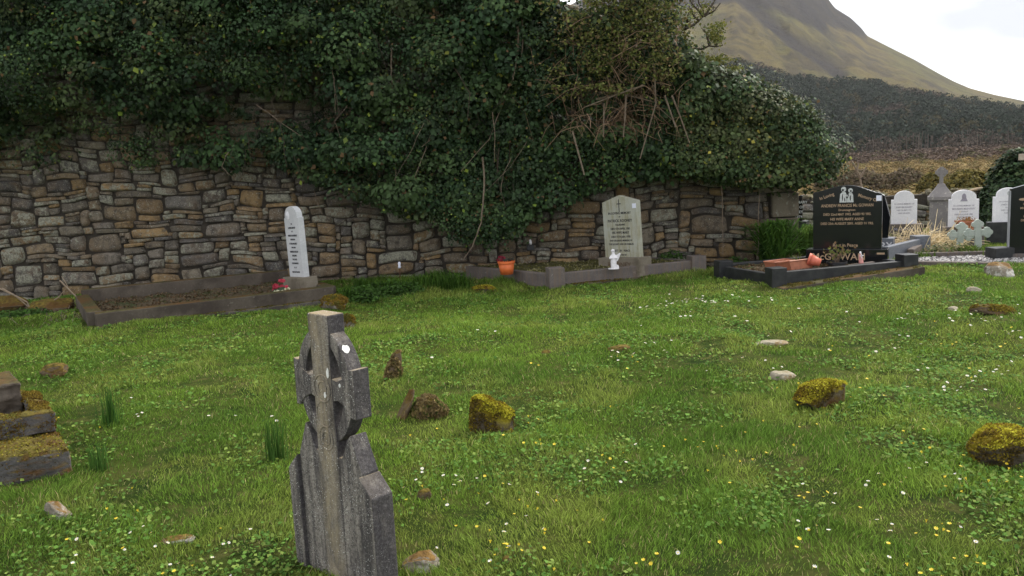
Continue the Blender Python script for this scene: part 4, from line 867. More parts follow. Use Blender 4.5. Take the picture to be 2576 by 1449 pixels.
# black headstone at right edge
def gab2(wd, h): return [(-wd/2, 0), (wd/2, 0), (wd/2, h*.90), (0, h+.05), (-wd/2, h*.96)]
e, wd, zp_, zt_ = headstone(2598, 668, 466, 108, 12.2, ms(-18), (M_black, M_kgrey), 'black headstone with gold lettering cut off by the right edge', yplinth=636, gable=gab2, th=.10)
lines(e, [('IN LOVING MEMORY', .042, .27, .85), ('MICHAEL McLOUGHLIN', .045, .06, .85), ('DRUMKILSELLAGH', .04, .06, .85), ('HIS WIFE BRIDGET', .045, .06, .85), ('DIED 3rd MARCH 1990', .045, .06, .85), ('AGED 85 YEARS', .045, .06, .85), ('REST IN PEACE', .04, .30, .85)], zt_, -.0515, M_gold)
text(e, 'McLOUGHLIN', .02, zp_-.11, .125, -.1415, M_ink, sx=.9)
mb = MB(); mb.box(-wd/2-.012, -wd/2-.002, -.052, .052, zp_, zp_+.93); mb.build('side_edge', M_edge, e)
mb = MB(); mb.prism(ell(-.17, zt_-.20, .055, .018), -.053, -.0505); mb.build('engraved_flower', M_gold, e)
# tall monument with small celtic cross
Yd = 16.2; p = at(2365, 590, Yd); s_ = Yd/F_
mo = empty('monument', (p.x, Yd, 0), ms(-24), (0, 0), 'tall grey stone monument topped by a small celtic cross', 'monument')
M_mon = stone('monument_stone', (.17, .16, .16), (.26, .24, .23), 4, (.36, .34, .30), (.56, .64), 9, bump=.3)
z1 = at(2365, 503, Yd).z; z2 = at(2365, 493, Yd).z; z3 = at(2365, 462, Yd).z; z4 = at(2365, 420, Yd).z
mb = MB(); mb.box(-.19, .19, -.19, .19, 0, z1); mb.build('pillar', M_mon, mo, .006)
mb = MB(); mb.box(-.23, .23, -.23, .23, z1, z2); mb.build('cornice', M_mon, mo, .01)
mb = MB(); mb.lathe([(.30, z2), (.26, z2+.04), (.13, z2+.17), (.08, z3)], 4, 0, Matrix.Rotation(math.pi/4, 4, 'Z')); mb.build('cap', M_mon, mo, .006)
mb = MB(); h_ = z4-z3; mb.box(-.035, .035, -.03, .03, z3, z4); mb.box(-.11, -.035, -.029, .029, z4-.14, z4-.07); mb.box(.035, .11, -.029, .029, z4-.14, z4-.07); mb.ringxz((0, z4-.105), .062, .095, -.025, .025, 24); mb.build('cross', M_mon, mo, .004)
# two pale trefoil crosses
def trefoil(xpx, ybot, ytop, Yd, wpx, yaw_, label, lean):
    p = at(xpx, ybot, Yd); s_ = Yd/F_; h = at(xpx, ytop, Yd).z; wd = wpx*s_; e = empty('grave_cross', (p.x, Yd, 0), yaw_, lean, label, 'grave cross', 'pale trefoil crosses')
    mb = MB(); a = .05; zc = h-.21; mb.box(-a, a, -.03, .03, -.05, h-.05); hb_ = mb.build('upright', M_palecross, e, .01)
    mb = MB(); mb.box(-wd/2+.05, -a+.001, -.028, .028, zc-.05, zc+.05); mb.build('arm', M_palecross, e, .01); mb = MB(); mb.box(a-.001, wd/2-.05, -.028, .028, zc-.05, zc+.05); mb.build('arm', M_palecross, e, .01)
    mb = MB()
    for cx, cz_, k in ((0, h-.035, 0), (-.042, h-.07, 1), (.042, h-.07, 2), (wd/2-.035, zc, 3), (wd/2-.07, zc+.042, 4), (wd/2-.07, zc-.042, 5), (-wd/2+.035, zc, 6), (-wd/2+.07, zc+.042, 7), (-wd/2+.07, zc-.042, 8)):
        mb.prism(ell(cx, cz_, .047, .045, 16), -.033+.0012*k, .033-.0012*k)
    mb.build('trefoil_ends', M_palecross, e, .004); return e
trefoil(2412, 608, 560, 13.6, 58, ms(-14), 'pale green trefoil cross, the lower left of the pair', (0, ms(5)))
trefoil(2462, 610, 553, 13.3, 64, ms(-14), 'pale green trefoil cross, the taller right of the pair', (0, ms(-3)))
# pots
p = at(2433, 575, 14.4); e = pot('flower_pot', (p.x, 14.4, p.z-.02), .11, .14, .16, M_terra, 'terracotta pot of dry moss before the arched white headstone', square=True)
q5 = np.random.default_rng(8); n = 200; c = q5.normal(size=(n, 3))*[.07, .05, .025]+[0, 0, .17]; v, f = leaves(c, q5.normal(size=(n, 3)), q5.uniform(.02, .04, n), .5, .2, q5); big('dry_plant', v, f, M_leaf, np.repeat(np.array([(.28, .15, .05)])*q5.uniform(.5, 1.2, (n, 1)), 4, 0), e)
p = at(2252, 592, 14.6); e = pot('flower_pot', (p.x, 14.6, 0), .07, .09, .2, M_dark, 'black plastic pot of pale dead flowers left of the straw heap')
n = 160; c = q5.normal(size=(n, 3))*[.06, .05, .03]+[0, 0, .22]; v, f = leaves(c, q5.normal(size=(n, 3)), q5.uniform(.02, .045, n), .5, .2, q5); big('dead_flowers', v, f, M_leaf, np.repeat(np.array([(.22, .22, .10)])*q5.uniform(.5, 1.4, (n, 1)), 4, 0), e)
# straw
Yd = 14.0; p = at(2320, 600, Yd); st = empty('straw_heap', (p.x, Yd, 0), 0, (0, 0), 'heap of bleached dead straw stalks before the tall monument', 'dead grass'); mb = MB(); q_ = random.Random(8)
for i in range(330):
    b0 = Vector((q_.gauss(0, .28), q_.gauss(0, .15), q_.uniform(0, .08))); a = q_.choice([q_.uniform(.1, .9), q_.uniform(.5, 1.6), q_.uniform(1.3, 3.0)]); l = q_.uniform(.2, .62) if i > 18 else q_.uniform(.55, .85)
    if i < 18: a = q_.uniform(.9, 2.0)
    d_ = Vector((math.cos(a), q_.uniform(-.4, .4), math.sin(a)*.75)); mid = b0+d_*l*.5+Vector((0, 0, .06)); tip = b0+d_*l+Vector((0, 0, -.05 if abs(d_.x) > .5 else 0)); tip.z = max(.02, tip.z)
    mb.tube([b0, mid, tip], [.007, .006, .003], 3)
mb.build('stalks', plain('straw', (.66, .54, .34), .8, .2, .35, 14), st)
# kerbs and gravel on the right
K1 = empty('grave_kerb', (7.0, 13.4, 0), 0, (0, 0), 'low polished grey kerb running right behind the black plot', 'grave kerb')
a, b_ = at(2212, 622, 12.9), at(2322, 600, 13.6); kerb((a.x, 12.7), (b_.x, 13.7), .10, 0, .25, 'front_kerb', M_gpol, K1); kerb((a.x+.05, 12.95), (at(2240, 610, 13.6).x, 14.6), .1, 0, .2, 'side_kerb', M_gpol, K1); kerb((b_.x, 13.75), (b_.x-.1, 14.9), .1, 0, .22, 'side_kerb', M_kgrey, K1)
post((b_.x, 13.7), .12, 0, .30, 'corner_post', M_gpol, K1)
K2 = empty('grave_kerb', (7.8, 12.6, 0), 0, (0, 0), 'worn concrete kerb round the grassy plot with the pale crosses', 'grave kerb')
a, b_ = G(2290, 652), G(2530, 646); a.z = b_.z = 0
kerb(a, b_, .10, -.05, .10, 'front_kerb', M_kgrey, K2); kerb(a, (at(2325, 600, 14).x, 14.0), .1, -.05, .16, 'side_kerb', M_kgrey, K2)
K3 = empty('grave_kerb', (8, 11.9, 0), 0, (0, 0), 'gravelled plot with low concrete kerb in front of the right hand black headstone', 'grave kerb')
a, b_ = G(2290, 668), G(2720, 676); a.z = b_.z = 0; c_, d_ = G(2720, 640), G(2310, 655)
kerb(a, b_, .12, -.05, .07, 'front_kerb', M_kgrey, K3); infill((a, b_, c_, d_), .035, 'gravel', M_gravel, K3, 30, .012); EXCL.append((a, b_, c_, d_))
post((at(2514, 660, 12.3).x, 12.3), .14, 0, .20, 'corner_block', M_blackm, K3)
# scattered chips
mb = MB()
for i in range(1500):
    u, v_ = random.random(), random.random(); q0 = a.lerp(b_, u); q1 = d_.lerp(c_, u); P_ = q0.lerp(q1, v_*.95+.03); s0 = random.uniform(.01, .022)
    mb.blob((P_.x-8, P_.y-11.9, .045), (s0, s0, s0*.7), random.randint(0, 1), 5, .3)
mb.build('gravel_stones', [plain('chip_pale', (.5, .48, .46), .8), plain('chip_dark', (.15, .14, .14), .8)], K3)
# signboard at far right
p = at(2570, 396, 16); sg_ = empty('sign', (p.x+.12, 16, 0), 0, (0, 0), 'plain beige board on a post, seen at the right edge above the ivy bush', 'sign')
mb = MB(); mb.box(-.17, .3, -.02, .02, at(2570, 403, 16).z, at(2570, 387, 16).z); mb.build('board', plain('beige_board', (.40, .33, .26), .7), sg_, .003)
mb = MB(); mb.box(.05, .12, .021, .07, 0, at(2570, 392, 16).z); mb.build('post', M_twigd, sg_)
# white-capped marker stake
p = G(1007, 712); mk = empty('marker_stake', (p.x, p.y, 0), 0, (0, ms(1)), 'thin rusty stake with a small white cap in the long grass', 'marker'); sh_ = p.y/F_
mb = MB(); mb.tube([(0, 0, -.05), (0, 0, 42*sh_)], .010, 6); mb.build('rod', plain('rust', (.10, .05, .025), .8), mk)
mb = MB(); mb.lathe([(.018, 38*sh_), (.025, 41*sh_), (.018, 45*sh_), (.026, 50*sh_), (.014, 54*sh_)], 10); mb.build('cap', M_tag, mk, 0, True)
# figurine in the wall niche, dark block by wall
p = at(1334, 612, 13.45); nf = empty('niche_lantern', (p.x, 13.42, p.z-.05), 0, (0, 0), 'tiny white grave candle in a black holder tucked in the wall', 'lantern')
mb = MB(); mb.box(-.06, .06, -.05, .12, -.06, .03); mb.build('holder', M_dark, nf, .01); mb = MB(); mb.lathe([(.02, .03), (.026, .06), (.018, .10), (.001, .12)], 10); mb.build('candle', M_angel, nf, 0, True)
p = at(1708, 652, 13.1); e = pot('flower_pot', (p.x, 13.1, 0), .14, .15, .13, M_dark, 'black square pot against the wall right of the gabled headstone', square=True)

# ---------------------------------------------------------------- strappy green plants, weeds, shrub
def strappy(name, xpx, ybase, wpx, hpx, n, cols, label, seed, Yd=None, wb=.012, droop=1., cat='plant'):
    p = G(xpx, ybase) if Yd is None else at(xpx, ybase, Yd); s_ = p.y/F_; r = np.random.default_rng(seed); e = empty(name, (p.x, p.y, -.03), 0, (0, 0), label, cat)
    hw_ = wpx*s_/2; h = hpx*s_; V = []; Cc = []
    bk = .14 if droop > 1.4 else .35; b0 = np.stack([r.normal(size=n)*hw_*bk, r.normal(size=n)*hw_*bk*.8, np.zeros(n)], -1); a = r.uniform(0, 2*np.pi, n); out = (r.uniform(.1, .75, n) if droop < 1.4 else r.uniform(.05, .72, n))*hw_*droop; hh = h*r.uniform(.35, 1.08, n)
    d = np.stack([np.cos(a), np.sin(a)*.8, 0*a], -1); sd_ = np.stack([-np.sin(a), np.cos(a), 0*a], -1)
    ts = [0, .35, .7, 1.]; pts = [b0+d*(out*t**(1.8 if droop < 1.4 else 1.25))[:, None]+np.stack([0*a, 0*a, hh*(t-.32*droop*t**3)], -1) for t in ts]; ws = [wb, wb, wb*.8, .001]
    V = np.stack([q for P_, w_ in zip(pts, ws) for q in (P_-sd_*w_/2, P_+sd_*w_/2)], 1).reshape(-1, 3); b = np.arange(n)[:, None]*8
    f = np.concatenate([b+[[2*i, 2*i+1, 2*i+3, 2*i+2]] for i in range(3)]); cl = np.array(cols)[r.integers(0, len(cols), n)]*r.uniform(.6, 1.3, (n, 1))
    big('leaves', V, f, M_grass, np.repeat(cl, 8, 0), e); return e
GR = [(.07, .15, .03), (.10, .19, .04), (.05, .11, .025)]
strappy('lily_clump', 1950, 640, 190, 215, 700, [(.09, .19, .03), (.13, .25, .045), (.06, .14, .025)], 'clump of arching bright green strap leaves at the wall end', 1, Yd=13.0, wb=.030, droop=1.6)
strappy('lily_clump', 2030, 625, 80, 170, 500, [(.12, .20, .04), (.09, .16, .03)], 'paler green strap leaves just left of the black headstone', 2, Yd=13.4, wb=.02, droop=1.5)
strappy('rush_tuft', 282, 1088, 70, 165, 110, [(.06, .15, .03), (.09, .19, .035)], 'dark green upright rush tuft right of the mossy tomb corner', 3, wb=.006, droop=.55)
strappy('rush_tuft', 698, 1155, 80, 160, 90, [(.06, .13, .025), (.07, .15, .03)], 'thin rush tuft just left of the celtic cross', 4, wb=.005, droop=.6)
strappy('rush_tuft', 255, 1195, 90, 120, 90, [(.07, .15, .03)], 'low rush tuft below the darker one by the mossy tomb', 5, wb=.006, droop=.5)
strappy('grass_clump', 2440, 640, 120, 48, 500, [(.11, .17, .03), (.08, .13, .03)], 'long grass clump growing round the pale crosses', 6, Yd=13.0, wb=.012)
strappy('grass_clump', 2500, 640, 80, 42, 300, [(.11, .17, .03), (.08, .13, .03)], 'long grass clump beside the right pale cross', 7, Yd=13.0, wb=.012)
strappy('grass_clump', 2260+60, 655, 60, 38, 160, [(.10, .16, .03)], 'leafy weeds on the corner of the kerb behind the black plot', 9, Yd=12.9, wb=.014)
for i_, (x_, y_) in enumerate([(915, 735), (960, 742), (1010, 738), (1060, 728), (1105, 715), (1150, 722), (880, 758)]):
    strappy('grass_tuft', x_, y_, 90, 62, 420, [(.07, .15, .022), (.10, .19, .03), (.05, .11, .02)], 'long dark green grass growing below the wall between the two wall graves', 50+i_, wb=.009, cat='grass clump')['group'] = 'long grass below the wall'
strappy('dead_stalks', 2000, 655, 120, 60, 160, [(.16, .10, .06), (.12, .07, .04)], 'reddish dead stalks below the strap leaf clump', 10, Yd=12.4, wb=.007)
def weeds(name, xpx, ybase, wpx, hpx, n, label, seed, Yd=None, cols=((.05, .11, .02), (.07, .14, .03), (.04, .08, .018)), sz=.05, mat=None):
    p = G(xpx, ybase) if Yd is None else at(xpx, ybase, Yd); s_ = p.y/F_; r = np.random.default_rng(seed); e = empty(name, (p.x, p.y, 0), 0, (0, 0), label, 'weeds')
    u = norm(r.normal(size=(n, 3))); u[:, 2] = np.abs(u[:, 2]); c = u*np.array([wpx*s_/2, wpx*s_/3.2, hpx*s_])*(r.uniform(.1, 1, n)**.5)[:, None]*(.75+.5*fbm(u[:, 0]*3+seed, u[:, 1]*3, seed, 2))[:, None]
    v, f = leaves(c, u*.3+[0, -.2, .9]+r.normal(size=(n, 3))*.4, r.uniform(.5, 1.3, n)*sz, .75, .2, r); cl = np.array(cols)[r.integers(0, len(cols), n)]*r.uniform(.6, 1.3, (n, 1)); big('foliage', v, f, mat or M_leaf, np.repeat(cl, 4, 0), e); return e
weeds('weed_patch', 985, 742, 190, 36, 1500, 'dark nettle like weeds between the two wall graves', 1)
weeds('weed_patch', 905, 757, 110, 40, 800, 'dark weeds growing against the right end of the mossy plot', 2)
weeds('weed_patch', 1690, 668, 110, 48, 1000, 'low dark weeds at the wall right of the gabled headstone', 3, Yd=13.2)
weeds('weed_patch', 1850, 668, 90, 30, 500, 'sparse weeds on the back corner of the black plot', 4, Yd=12.9)
weeds('shrub', 2030, 560, 56, 62, 1500, 'small grey green shrub with pale buds behind the wall end', 5, Yd=16.2, cols=((.05, .06, .03), (.07, .08, .04), (.35, .34, .28)), sz=.05)
weeds('flower_remains', 2385, 618, 150, 36, 1100, 'faded wreaths and dead flowers at the foot of the pale crosses', 6, Yd=13.1, cols=((.25, .22, .12), (.14, .13, .07), (.30, .24, .12), (.07, .11, .03)), sz=.05)
weeds('dark_posy', 2357, 600, 30, 26, 220, 'dark blue green bunch of artificial flowers before the monument', 7, Yd=13.4, cols=((.02, .035, .03), (.03, .05, .045), (.3, .32, .3)), sz=.06)
weeds('white_posy', 2381, 615, 16, 14, 80, 'pale blue white artificial blooms left of the pale crosses', 8, Yd=12.9, cols=((.5, .55, .62), (.6, .6, .6)), sz=.05)
weeds('weed_patch', 60, 800, 180, 26, 1100, 'dark low weeds below the fallen twigs at the left edge', 9)
# fallen branch left
tw = empty('fallen_branch', (G(60, 790).x, G(60, 790).y, 0), 0, (0, 0), 'pale dead branch lying against the wall at the left edge', 'branch'); mb = MB()
for pts in [[(-10, 722), (40, 745), (75, 775), (115, 772)], [(115, 772), (150, 745), (170, 720), (155, 695)], [(115, 772), (85, 820)], [(75, 775), (68, 760), (5, 725)], [(150, 705), (190, 745), (235, 775), (290, 800)], [(200, 760), (215, 790)]]:
    mb.tube([at(p_[0], p_[1], 11.6)-tw.location for p_ in pts], [.012-.002*i for i in range(len(pts))], 4)
mb.build('branch', plain('dead_wood', (.26, .20, .14), .8), tw)
wt = empty('dry_twigs', (G(170, 800).x, G(170, 800).y, 0), 0, (0, 0), 'tangle of thin brown twigs beside the left end of the mossy plot', 'twigs'); mb = MB()
for i in range(120):
    x, y = random.gauss(170, 60), random.gauss(795, 18); a = random.uniform(0, 6.28); l = random.uniform(8, 40); p0, p1 = G(x, y), G(x+l*math.cos(a), y+l*math.sin(a)*.35)
    mb.tube([p0-wt.location+Vector((0, 0, .02)), (p0+p1)/2-wt.location+Vector((0, 0, random.uniform(.03, .12))), p1-wt.location+Vector((0, 0, .03))], [.005, .004, .002], 3)
mb.build('twigs', M_twig, wt)

# ---------------------------------------------------------------- field stones
def rockmat(i):
    return [stone('mossy_rock', (.085, .065, .045), (.16, .13, .095), 5, (.40, .37, .32), (.58, .66), 8, moss=(.36, .30, .018), mossr=(-.05, .12), bump=.9, bd=.02),
            stone('bare_rock', (.20, .17, .13), (.36, .32, .26), 5, (.52, .50, .46), (.50, .58), 9, moss=(.26, .15, .04), mossr=(.62, .85), bump=.9, bd=.02),
            stone('tuft_rock', (.13, .09, .06), (.20, .15, .10), 5, (.20, .12, .05), (.5, .6), 8, moss=(.18, .13, .02), mossr=(.1, .4), bump=.9, bd=.02),
            stone('pale_rock', (.32, .28, .21), (.46, .41, .31), 5, (.28, .20, .10), (.52, .6), 9, moss=(.2, .17, .03), mossr=(.9, 1.2), bump=.6, bd=.015),
            stone('rust_moss_rock', (.16, .13, .10), (.28, .25, .2), 6, (.42, .4, .36), (.56, .62), 9, moss=(.24, .15, .018), mossr=(.0, .3), bump=.9, bd=.02)][i]
RM = [rockmat(i) for i in range(5)]
def rock(x0, x1, ytop, ybot, mi, label, seed, dep=.8, pw=.75, tilt=0, yaw_=0, taper=.0, cuts=9, cd=.62, cat='rock', name='rock', group='stones in the grass', skew=0, sink=.25, prof=None):
    cx = (x0+x1)/2; p = G(cx, ybot); s_ = p.y/F_; wd = (x1-x0)*s_; h = (ybot-ytop)*s_*.97
    bm = bmesh.new(); bmesh.ops.create_icosphere(bm, subdivisions=5, radius=1); r = random.Random(seed); off = Vector((r.uniform(0, 50), r.uniform(0, 50), 0))
    pl = [(Vector((r.gauss(0, 1), r.gauss(0, 1), r.gauss(0, .7))).normalized(), r.uniform(cd, .95)) for _ in range(cuts)]
    for v in bm.verts:
        q = v.co.copy(); q = Vector([math.copysign(abs(c)**pw, c) for c in q])
        for n_, d_ in pl:
            k = q.dot(n_)-d_
            if k > 0: q -= n_*k*.85
        q += v.co*(mnoise.fractal(q*2.2+off, 1., 2., 5)*.10)
        u = q.x; zz_ = q.z
        if prof: zz_ = q.z*np.interp(u, [-1, -.5, 0, .5, 1], prof)
        v.co = Vector((q.x*wd/2*(1-taper*max(0, q.z)), q.y*wd/2*dep, (zz_*(1+sink)+(1-sink))/2*h if zz_ > 0 else (1-sink)/2*h+zz_*h*.6)) ; v.co.x += skew*v.co.z
    me = bpy.data.meshes.new(name); bm.to_mesh(me); bm.free(); o = link(name, me, RM[mi], None, 0, True)
    o.location = (p.x, p.y+wd*dep*.25, gzf(p.x, p.y)-.01); o.rotation_euler = (0, tilt, yaw_); tag(o, label, cat, group)
    return o
rock(1180, 1292, 986, 1082, 0, 'yellow mossy slab like rock in the middle of the lawn', 1, .36, .40, math.radians(3), -.35, prof=[1.18, 1.10, .96, .80, .62], cuts=6, cd=.85)
rock(2000, 2128, 946, 1022, 0, 'yellow mossy rock with a pale broken right end', 2, .6, .42, 0, .2, prof=[.05, .62, .88, 1.08, 1.2], cuts=5, cd=.85)
rock(2440, 2640, 1084, 1178, 0, 'large yellow mossy boulder cut by the right edge', 3, .7, .6, math.radians(3), .2, prof=[.7, 1.05, 1.1, 1.05, .9], cuts=7, cd=.75)
rock(1030, 1125, 985, 1045, 2, 'low stump like rock overgrown with dry grass', 4, .7, .7, 0, .2, taper=.3, prof=[1.0, 1.1, 1.0, .9, .6])
rock(990, 1022, 962, 1046, 2, 'thin brown slab leaning against the low overgrown rock', 47, .9, .5, 0, -.2, taper=.35, skew=.42)
rock(966, 1006, 888, 968, 2, 'narrow upright brown stone with an orange moss cap', 5, .6, .6, 0, .2, taper=.45, skew=.25)
rock(1000, 1106, 1352, 1402, 1, 'flat grey and tan stone right of the celtic cross foot', 6, .6, .75, math.radians(-3), -.1, prof=[.7, .9, 1.1, 1.15, .8])
rock(805, 876, 742, 782, 4, 'rusty mossy rock behind the top of the celtic cross', 7, .8, .7)
rock(862, 896, 776, 818, 4, 'small round mossy rock right of the cross top', 8, .8, .9)
rock(95, 178, 1262, 1306, 1, 'grey angular stone with orange lichen in the lower left grass', 9, .5, .55, math.radians(18), -.2, prof=[1.1, 1.1, .9, .7, .5])
rock(380, 486, 1318, 1342, 1, 'long flat brown stone at lower left', 10, .35, .8, math.radians(-4), .1)
rock(1903, 1988, 852, 872, 3, 'flat cream stone lying in the lawn', 11, .5, .8, math.radians(-2))
rock(1938, 2004, 920, 952, 3, 'low rounded beige stone above the broken mossy rock', 12, .6, .8, prof=[1.2, 1.0, .75, .7, .5])
rock(2434, 2474, 720, 742, 3, 'small pale stone among daisies at upper right', 13, .6, .8)
rock(2444, 2556, 772, 800, 2, 'long low mossy stone like a log at upper right', 14, .25, .85, math.radians(7), -.1)
rock(2384, 2414, 766, 780, 3, 'tiny beige stone left of the log like one', 15, .6, .8)
rock(2486, 2562, 656, 700, 1, 'dark boulder with white lichen against the gravel kerb', 16, .7, .65)
rock(1178, 1252, 709, 728, 0, 'flat cushion of yellow moss before the orange pot', 17, .6, .9)
rock(98, 170, 908, 945, 2, 'sunken brown mossy stone in the grass at left', 18, .7, .9)
rock(1048, 1090, 1210, 1242, 2, 'small orange mossy lump left of centre', 19, .6, .8)
rock(1262, 1292, 1380, 1402, 2, 'clump of withered reddish leaves in the bottom grass', 20, .7, .8, cat='dead leaves', name='dead_leaves', group=None)
rock(1530, 1600, 872, 890, 2, 'faint brown stone in the middle of the lawn', 21, .6, .9)
rock(1362, 1388, 880, 894, 2, 'tiny reddish stone in the lawn', 22, .6, .9)
rock(2236, 2258, 582, 604, 3, 'upright pale broken stone beside the black pot', 23, .6, .7)
rock(845, 868, 680, 700, 1, 'loose square stone fallen at the wall foot', 24, .8, .5)
rock(-60, 60, 750, 790, 2, 'mossy boulder at the wall foot on the left edge', 25, .7, .8)
rock(60, 190, 752, 790, 2, 'brown earthy boulder at the wall foot beside the fallen branch', 26, .7, .8)

# ---------------------------------------------------------------- mossy tomb at left edge
Yt = 5.1; tm = empty('tomb', (at(60, 1200, 4.6).x, 4.75, 0), 0, (0, 0), 'moss covered stepped concrete tomb cut by the left edge', 'tomb')
f0 = Vector((-2.62, 4.67, 0))
dx = Vector((math.cos(ms(-157)), math.sin(ms(-157)), 0)); dy = Vector((math.cos(ms(127)), math.sin(ms(127)), 0))
def block(name, c0, l, w_, z0, z1, mat, bev=.02, ins=0):
    o_ = tm.location; p = [c0+dx*ins+dy*ins, c0+dx*l, c0+dx*l+dy*w_, c0+dx*ins+dy*w_]; vs = [(q.x-o_.x, q.y-o_.y, z) for z in (z0, z1) for q in p]
    mb = MB(); mb.add(vs, [(0, 1, 2, 3), (7, 6, 5, 4), (4, 5, 1, 0), (5, 6, 2, 1), (6, 7, 3, 2), (7, 4, 0, 3)]); o = mb.build(name, mat, tm, bev)
    sb = o.modifiers.new('sub', 'SUBSURF'); sb.subdivision_type = 'SIMPLE'; sb.levels = sb.render_levels = 5
    tx = bpy.data.textures.new('rough', 'CLOUDS'); tx.noise_scale = .09; d_ = o.modifiers.new('disp', 'DISPLACE'); d_.texture = tx; d_.strength = .05; d_.texture_coords = 'GLOBAL'; return o
block('base', f0, 1.7, 1.9, -.1, .20, M_tomb, .03)
in0 = Vector((-2.86, 4.97, 0))
block('front_kerb', in0, 1.4, .09, .198, .335, M_tomb, .012)
block('side_kerb', in0+dy*.10, .09, .62, .198, .332, M_tomb, .012)
block('inner_step', in0+dx*.10+dy*.62, .8, .5, .198, .42, M_conc, .012)
block('moss_fill', in0+dx*.10+dy*.10, 1.2, .5, .198, .24, M_tomb, .01)

# ---------------------------------------------------------------- moss cushions on stones, dry tufts
def fuzz(o, n, cols, seed, size=.012, thr=.35, zlo=None, amt=.45, name='moss'):
    dg = bpy.context.evaluated_depsgraph_get(); me = o.evaluated_get(dg).to_mesh(); me.calc_loop_triangles(); r = np.random.default_rng(seed)
    co = np.empty(len(me.vertices)*3); me.vertices.foreach_get('co', co); co = co.reshape(-1, 3); tr = np.empty(len(me.loop_triangles)*3, np.int32); me.loop_triangles.foreach_get('vertices', tr); tr = tr.reshape(-1, 3)
    a, b, c = co[tr[:, 0]], co[tr[:, 1]], co[tr[:, 2]]; nn = np.cross(b-a, c-a); ar = np.linalg.norm(nn, axis=1); nn = norm(nn); k = nn[:, 2] > thr
    if zlo is not None: k &= a[:, 2] > zlo
    a, b, c, nn, ar = a[k], b[k], c[k], nn[k], ar[k]; i = r.choice(len(a), n, p=ar/ar.sum()); u, v = r.random(n), r.random(n); sw = u+v > 1; u[sw] = 1-u[sw]; v[sw] = 1-v[sw]
    P_ = a[i]+(b[i]-a[i])*u[:, None]+(c[i]-a[i])*v[:, None]; f_ = fbm(P_[:, 0]*9+seed, P_[:, 1]*9+P_[:, 2]*7, seed, 3); k = f_ > amt; P_ = P_[k]; nv = nn[i][k]; f_ = f_[k]; n = len(P_)
    vv, ff = leaves(P_+nv*r.uniform(0, .012, n)[:, None], nv*.4+r.normal(size=(n, 3))*.7, r.uniform(.6, 1.4, n)*size, .7, .2, r)
    cl = np.array(cols)[np.clip(((f_-amt)*10+r.normal(size=n)*.7).astype(int), 0, len(cols)-1)]*r.uniform(.6, 1.35, (n, 1)); o.evaluated_get(dg).to_mesh_clear(); return big(name, vv, ff, M_leaf, np.repeat(cl, 4, 0), o)
MC = [(.22, .15, .02), (.33, .29, .025), (.46, .42, .04)]
bpy.context.view_layer.update()
for o in [o for o in bpy.data.objects if o.type == 'MESH' and o.name.startswith('rock') and o.parent is None]:
    lb = o['label']
    if 'yellow moss' in lb: fuzz(o, 5200, MC, 3, .012, .35, None, .30); fuzz(o, 4200, [(.10, .07, .02), (.18, .13, .02), (.26, .20, .02)], 23, .013, -.5, .02, .50)
    elif 'rusty mossy' in lb or 'small round mossy' in lb: fuzz(o, 1800, [(.16, .10, .02), (.24, .17, .02), (.14, .13, .03)], 4, .02, .1, None, .38)
    elif 'stump like' in lb or 'upright brown' in lb: fuzz(o, 1500, [(.20, .15, .07), (.28, .21, .09), (.10, .12, .03)], 5, .03, -.3, None, .40, 'dry_grass')
    elif 'log' in lb and 'like a' in lb: fuzz(o, 1500, [(.18, .13, .03), (.24, .19, .03)], 6, .02, .3, None, .42)
for o in tm.children:
    if o.name.startswith('base'): fuzz(o, 16000, [(.10, .06, .012), (.20, .13, .02), (.22, .20, .03)], 7, .012, .3, .1, .33); fuzz(o, 15000, [(.05, .035, .012), (.09, .06, .015)], 17, .011, -1, None, .50)
    elif o.name.startswith('front_kerb'): fuzz(o, 7000, [(.10, .06, .012), (.18, .13, .02), (.16, .16, .03)], 8, .011, -.3, .22, .52)
    elif o.name.startswith('side_kerb') or o.name.startswith('moss_fill'): fuzz(o, 3500, [(.10, .06, .012), (.18, .13, .02)], 9, .011, .2, .2, .45)
LT = [(.12, .075, .04), (.08, .055, .03), (.18, .12, .07), (.08, .08, .03)]
for o in list(bpy.data.objects):
    if o.type == 'MESH' and o.name.split('.')[0] in ('soil', 'moss_bed', 'leaf_litter') and o.parent and o.parent.name.startswith('grave_kerb'):
        fuzz(o, 3000, LT if 'moss' not in o.name else [(.10, .10, .03), (.14, .13, .04), (.26, .24, .12)], 12, .035, .3, None, .36, 'litter')
    elif o.type == 'MESH' and o.name.startswith('footing'): fuzz(o, 5000, [(.09, .08, .02), (.13, .12, .03), (.14, .09, .025)], 13, .02, .2, None, .50)
strappy('dry_grass_tuft', 1075, 1040, 100, 55, 260, [(.24, .18, .08), (.12, .14, .03), (.30, .24, .12)], 'dry straw coloured tuft growing over the stump like rock', 41, wb=.005, droop=1.3, cat='grass tuft')
strappy('dry_grass_tuft', 985, 972, 40, 30, 120, [(.24, .18, .08), (.12, .14, .03)], 'dry grass at the foot of the upright brown stone', 42, wb=.005, droop=1.3, cat='grass tuft')

